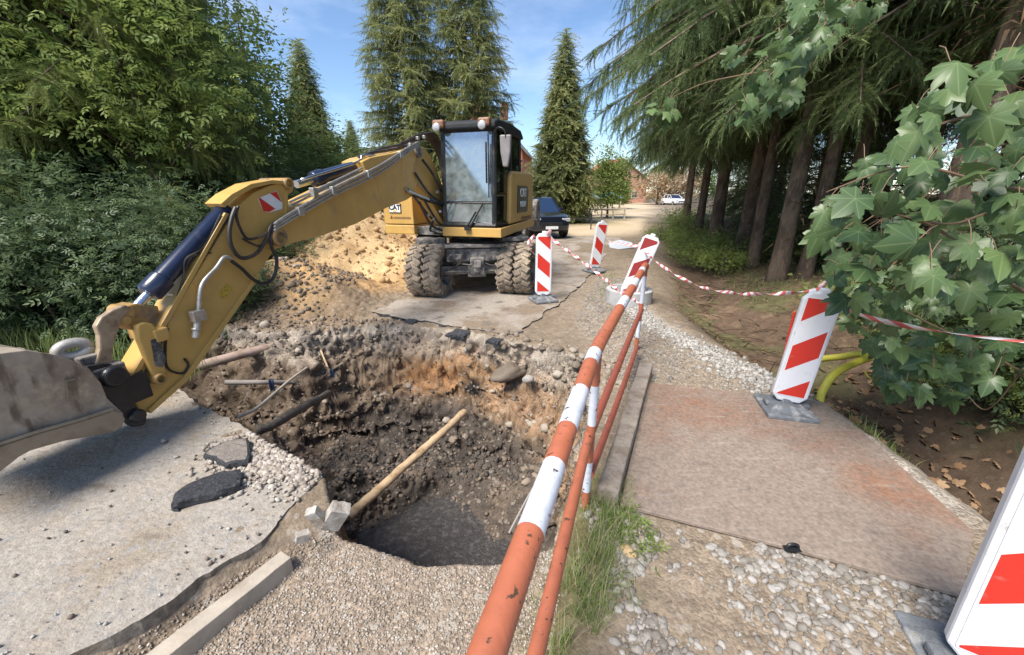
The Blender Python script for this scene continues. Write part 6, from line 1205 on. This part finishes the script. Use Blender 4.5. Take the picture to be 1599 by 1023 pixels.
# ---- cars
def car(loc, rz, label, body, scale=1.0):
    """x across, -y forward; body lofted from cross-sections"""
    t = thing('parked_car', loc, label, 'car', rz=rz); t.scale = (scale,) * 3
    secs = [(-2.15, .60, .42, .70), (-2.08, .74, .34, .86), (-1.85, .84, .28, .95), (-1.0, .88, .26, 1.02), (-.75, .885, .26, 1.04), (.2, .89, .26, 1.06), (1.3, .89, .26, 1.06), (1.95, .86, .30, 1.04), (2.12, .78, .36, .98), (2.18, .66, .44, .84)]
    V = []; F_ = []; k = 12
    for y_, w, z0, z1 in secs:
        for a_, b_ in ((-.75, 0), (-.98, .12), (-1, .45), (-.99, .75), (-.93, .92), (-.75, 1), (.75, 1), (.93, .92), (.99, .75), (1, .45), (.98, .12), (.75, 0)): V.append((a_ * w, y_, z0 + (z1 - z0) * b_))
    for i in range(len(secs) - 1):
        for j in range(k): F_.append((i * k + j, i * k + (j + 1) % k, (i + 1) * k + (j + 1) % k, (i + 1) * k + j))
    F_ += [tuple(range(k)), tuple(range(len(secs) * k - 1, (len(secs) - 1) * k - 1, -1))]
    mb = MB(); mb.add(V, F_); bd = mb.build('body', body, t, smooth='auto', local=True)
    cab_ = [(-.85, .80, 1.02), (-.15, .68, 1.52), (1.2, .68, 1.55), (2.0, .74, 1.04)]
    mb = MB(); g = MB(); 
    for i in range(3):
        (y0, w0, z0), (y1, w1, z1) = cab_[i], cab_[i + 1]
        (mb if i == 1 else g).add([(-w0, y0, z0), (w0, y0, z0), (w1, y1, z1), (-w1, y1, z1)], [(0, 1, 2, 3)])
    for s in (-1, 1): g.add([(s * .81, -.8, 1.04), (s * .68, -.15, 1.51), (s * .68, 1.2, 1.54), (s * .76, 1.95, 1.05)], [(0, 1, 2, 3) if s > 0 else (3, 2, 1, 0)])
    for s in (-1, 1):
        for y0, y1, za, zb, wa, wb in ((-.85, -.15, 1.03, 1.52, .82, .69), (.35, .38, 1.05, 1.54, .83, .69), (1.25, 1.3, 1.05, 1.54, .83, .69), (2.0, 1.2, 1.04, 1.55, .78, .69), (-.15, 1.2, 1.52, 1.55, .69, .69)): mb.tube([(s * wa, y0, za), (s * wb, y1, zb)], .035, 6)
    g.build('windows', M['carglass'], bd, local=True); mb.build('roof', body, bd, local=True, smooth='auto')
    for s in (-1, 1):
        for y_ in (-1.35, 1.35):
            w = MB(); w.lathe((s * .78, y_, .33), (s, 0, 0), [(-.1, .001), (-.1, .3), (-.06, .33), (.08, .33), (.12, .29), (.12, .21), (.09, .20)], 24); wh = w.build('wheel', M['black'], t, smooth='auto', local=True)
            w = MB(); w.lathe((s * .78, y_, .33), (s, 0, 0), [(.085, .20), (.10, .19), (.07, .05), (.10, .04), (.10, .001)], 10); w.build('rim', M['steelpipe'], wh, local=True)
        w = MB(); w.box((s * .60, -2.05, .74), (.36, .16, .14)); w.build('headlight', M['lampglass'], t, bevel=.03, local=True)
        w = MB(); w.box((s * .98, -.55, 1.08), (.2, .1, .13)); w.build('mirror', body, t, bevel=.03, local=True)
    w = MB(); w.box((0, -2.13, .58), (.9, .1, .16)); w.build('grille', M['black'], t, bevel=.02, local=True)
    w = MB(); w.box((0, -2.19, .46), (.5, .02, .11)); w.build('number_plate', M['white'], t, local=True)
    return t
cardark = mat('dark_blue_car_paint', (.012, .016, .028), .25, .3, coat=1, spec=.6); carwhite = mat('white_car_paint', (.7, .7, .72), .3, coat=.6)
car((1.02, 17.9, .02), R(14), 'dark parked car behind the excavator, facing the camera', cardark)
car((24.0, 62, 0), R(10), 'small white car far away where the road bends', carwhite)
car((5.05, 31.5, 0), R(-14), 'small dark car parked in front of the bright green tree', cardark, .85)
# ---- red brick house with a grey roof behind the cab
M['brick'] = mat('red_brick', (.36, .12, .075), .85, var=.2, vscale=3, col2=(.28, .11, .08), c2scale=30); M['tile'] = mat('grey_roof_tiles', (.15, .145, .15), .7, var=.2, vscale=8); M['plaster'] = mat('pale_plaster', (.55, .47, .40), .85, var=.08)
def house(loc, rz, w, d, h, rh, wall, roof, label, seed=0):
    t = thing('brick_house', loc, label, 'house', rz=rz)
    mb = MB(); mb.prism([(-w / 2, -d / 2, 0), (w / 2, -d / 2, 0), (w / 2, -d / 2, h), (0, -d / 2, h + rh), (-w / 2, -d / 2, h)], (0, d, 0)); wl = mb.build('wall', wall, t, local=True)
    mb = MB()
    for s in (-1, 1): mb.prism([(0, -d / 2 - .4, h + rh + .12), (s * (w / 2 + .5), -d / 2 - .4, h - rh / w + .08), (s * (w / 2 + .5), -d / 2 - .4, h - rh / w - .06), (0, -d / 2 - .4, h + rh - .02)], (0, d + .8, 0))
    rf = mb.build('roof', roof, t, local=True); mb = MB(); mb.box((w * .2, 0, h + rh * .9), (.6, .6, 1.4)); mb.build('chimney', wall, rf, local=True)
    for x_ in (-w * .28, 0, w * .28):
        for z_ in (1.5, 4.2):
            if z_ + .8 > h + .3 and abs(x_) > .1: continue
            mb = MB(); mb.box((x_, -d / 2 - .02, z_), (1.2, .1, 1.3)); f = mb.build('window', M['white'], t, local=True); mb = MB()
            for s in (-1, 1): mb.box((x_ + s * .27, -d / 2 - .075, z_), (.48, .02, 1.1))
            mb.build('pane', M['glass'], f, local=True)
    return t
house((-2.2, 42, 0), R(-8), 7.5, 9, 5.4, 4.0, M['brick'], M['tile'], 'red brick house with a steep grey roof behind the cab')
house((19.5, 84, 0), R(12), 11, 9, 4.2, 3.6, mat('salmon_plaster', (.52, .27, .2), .85), mat('red_roof_tiles', (.40, .12, .08), .8, var=.15, vscale=6), 'distant salmon coloured house with a red roof at the end of the road')
# ---- blue tarpaulin shelter and a low wooden fence in front of the bright tree
mb = MB(); mb.prism([(8.2, 43, 1.2), (11.6, 44, 1.25), (11.2, 46, 1.75), (8.6, 45.5, 1.85)], (0, 0, .05)); tp_ = tag(mb.build('tarpaulin_roof', mat('pale_blue_tarpaulin', (.16, .36, .46), .5, var=.12), None), 'pale blue tarpaulin stretched over a low shelter beyond the bright tree', 'tarpaulin')
mb = MB()
for x_, y_ in ((8.3, 43.1), (11.5, 44.1), (11.1, 45.9), (8.7, 45.4)): mb.box((x_, y_, .6), (.1, .1, 1.2))
po = mb.build('post', M['wood'], None); po.parent = tp_; ORG[po.name] = Vector()
fe = thing('wooden_fence', (6.2, 27.5, 0), 'low wooden rail fence at the yard edge under the bright tree', 'fence')
for i in range(4): mb = MB(); mb.box((5.2 + i * .8, 27.5 + i * .12, .4), (.09, .09, .85)); mb.build('post', M['wood'], fe)
for z_ in (.35, .72): mb = MB(); mb.tube([(5.1, 27.45, z_), (7.7, 27.85, z_ + .05)], .04, 6); mb.build('rail', M['wood'], fe)
hr = thing('black_barrier', (3.3, 20.5, 0), 'thin black metal rail beside the dark parked car', 'rail'); mb = MB(); mb.tube([(2.55, 20.3, .55), (4.05, 20.7, .55)], .03, 8); mb.build('rail', M['black'], hr)
for x_, y_ in ((2.6, 20.3), (4.0, 20.7)): mb = MB(); mb.tube([(x_, y_, -.05), (x_, y_, .9 if x_ > 3 else .6)], .03, 8); mb.build('post', M['black'], hr)
# ---- grey board fence glimpsed between the trunks on the right
ff = thing('board_fence', (12, 12, 0), 'blue grey board fence glimpsed between the spruce trunks', 'fence'); mb = MB()
for i in range(60): c = Vector((9.2 + i * .075, 7.6 + i * .16, .8)); mb.box(c, (.02, .14, 1.7), Matrix.Rotation(R(-25), 3, 'Z'))
mb.build('boards', mat('blue_grey_boards', (.13, .15, .17), .8, var=.2), ff)

# ------------------------------------------------------------------ parts made together become one mesh each
def split_loose(o):
    me = o.data; n = len(me.vertices); par = list(range(n))
    def find(a):
        while par[a] != a: par[a] = par[par[a]]; a = par[a]
        return a
    for e in me.edges:
        a, b = find(e.vertices[0]), find(e.vertices[1])
        if a != b: par[b] = a
    roots = {}
    for i in range(n): roots.setdefault(find(i), []).append(i)
    if len(roots) < 2: return
    groups = list(roots.values())
    vi = {}
    for g, vs in enumerate(groups):
        for v in vs: vi[v] = g
    fs = [[] for _ in groups]
    for p in me.polygons: fs[vi[p.vertices[0]]].append(p)
    name = o.name.split('.')[0]
    for g, vs in enumerate(groups):
        idx = {v: k for k, v in enumerate(vs)}; m2 = bpy.data.meshes.new(name); m2.from_pydata([me.vertices[v].co[:] for v in vs], [], [[idx[v] for v in p.vertices] for p in fs[g]])
        m2.polygons.foreach_set('material_index', [p.material_index for p in fs[g]]); m2.polygons.foreach_set('use_smooth', [p.use_smooth for p in fs[g]])
        for mm in me.materials: m2.materials.append(mm)
        if any(p.use_smooth for p in fs[g]): m2.set_sharp_from_angle(angle=R(40))
        if g == 0: o.data = m2
        else:
            c = o.copy(); c.data = m2; S.collection.objects.link(c)
    return
for o in list(S.objects):
    if o.type == 'MESH' and o.name.split('.')[0] in ('hose_fitting', 'pipe_clamp', 'rib', 'lower_panel', 'monitor', 'hose', 'boom_hose', 'steel_pipe', 'thin_hose', 'wiper', 'side_window', 'windows', 'work_light', 'lamp_housing', 'rocker_arm', 'mudguard', 'feed_pipe', 'windscreen', 'pane', 'rail', 'post', 'engine_hood', 'toolbox', 'red_stripe', 'flange', 'bucket_hinge', 'roof') and (o.parent and o.name.split('.')[0] != 'roof'): split_loose(o)
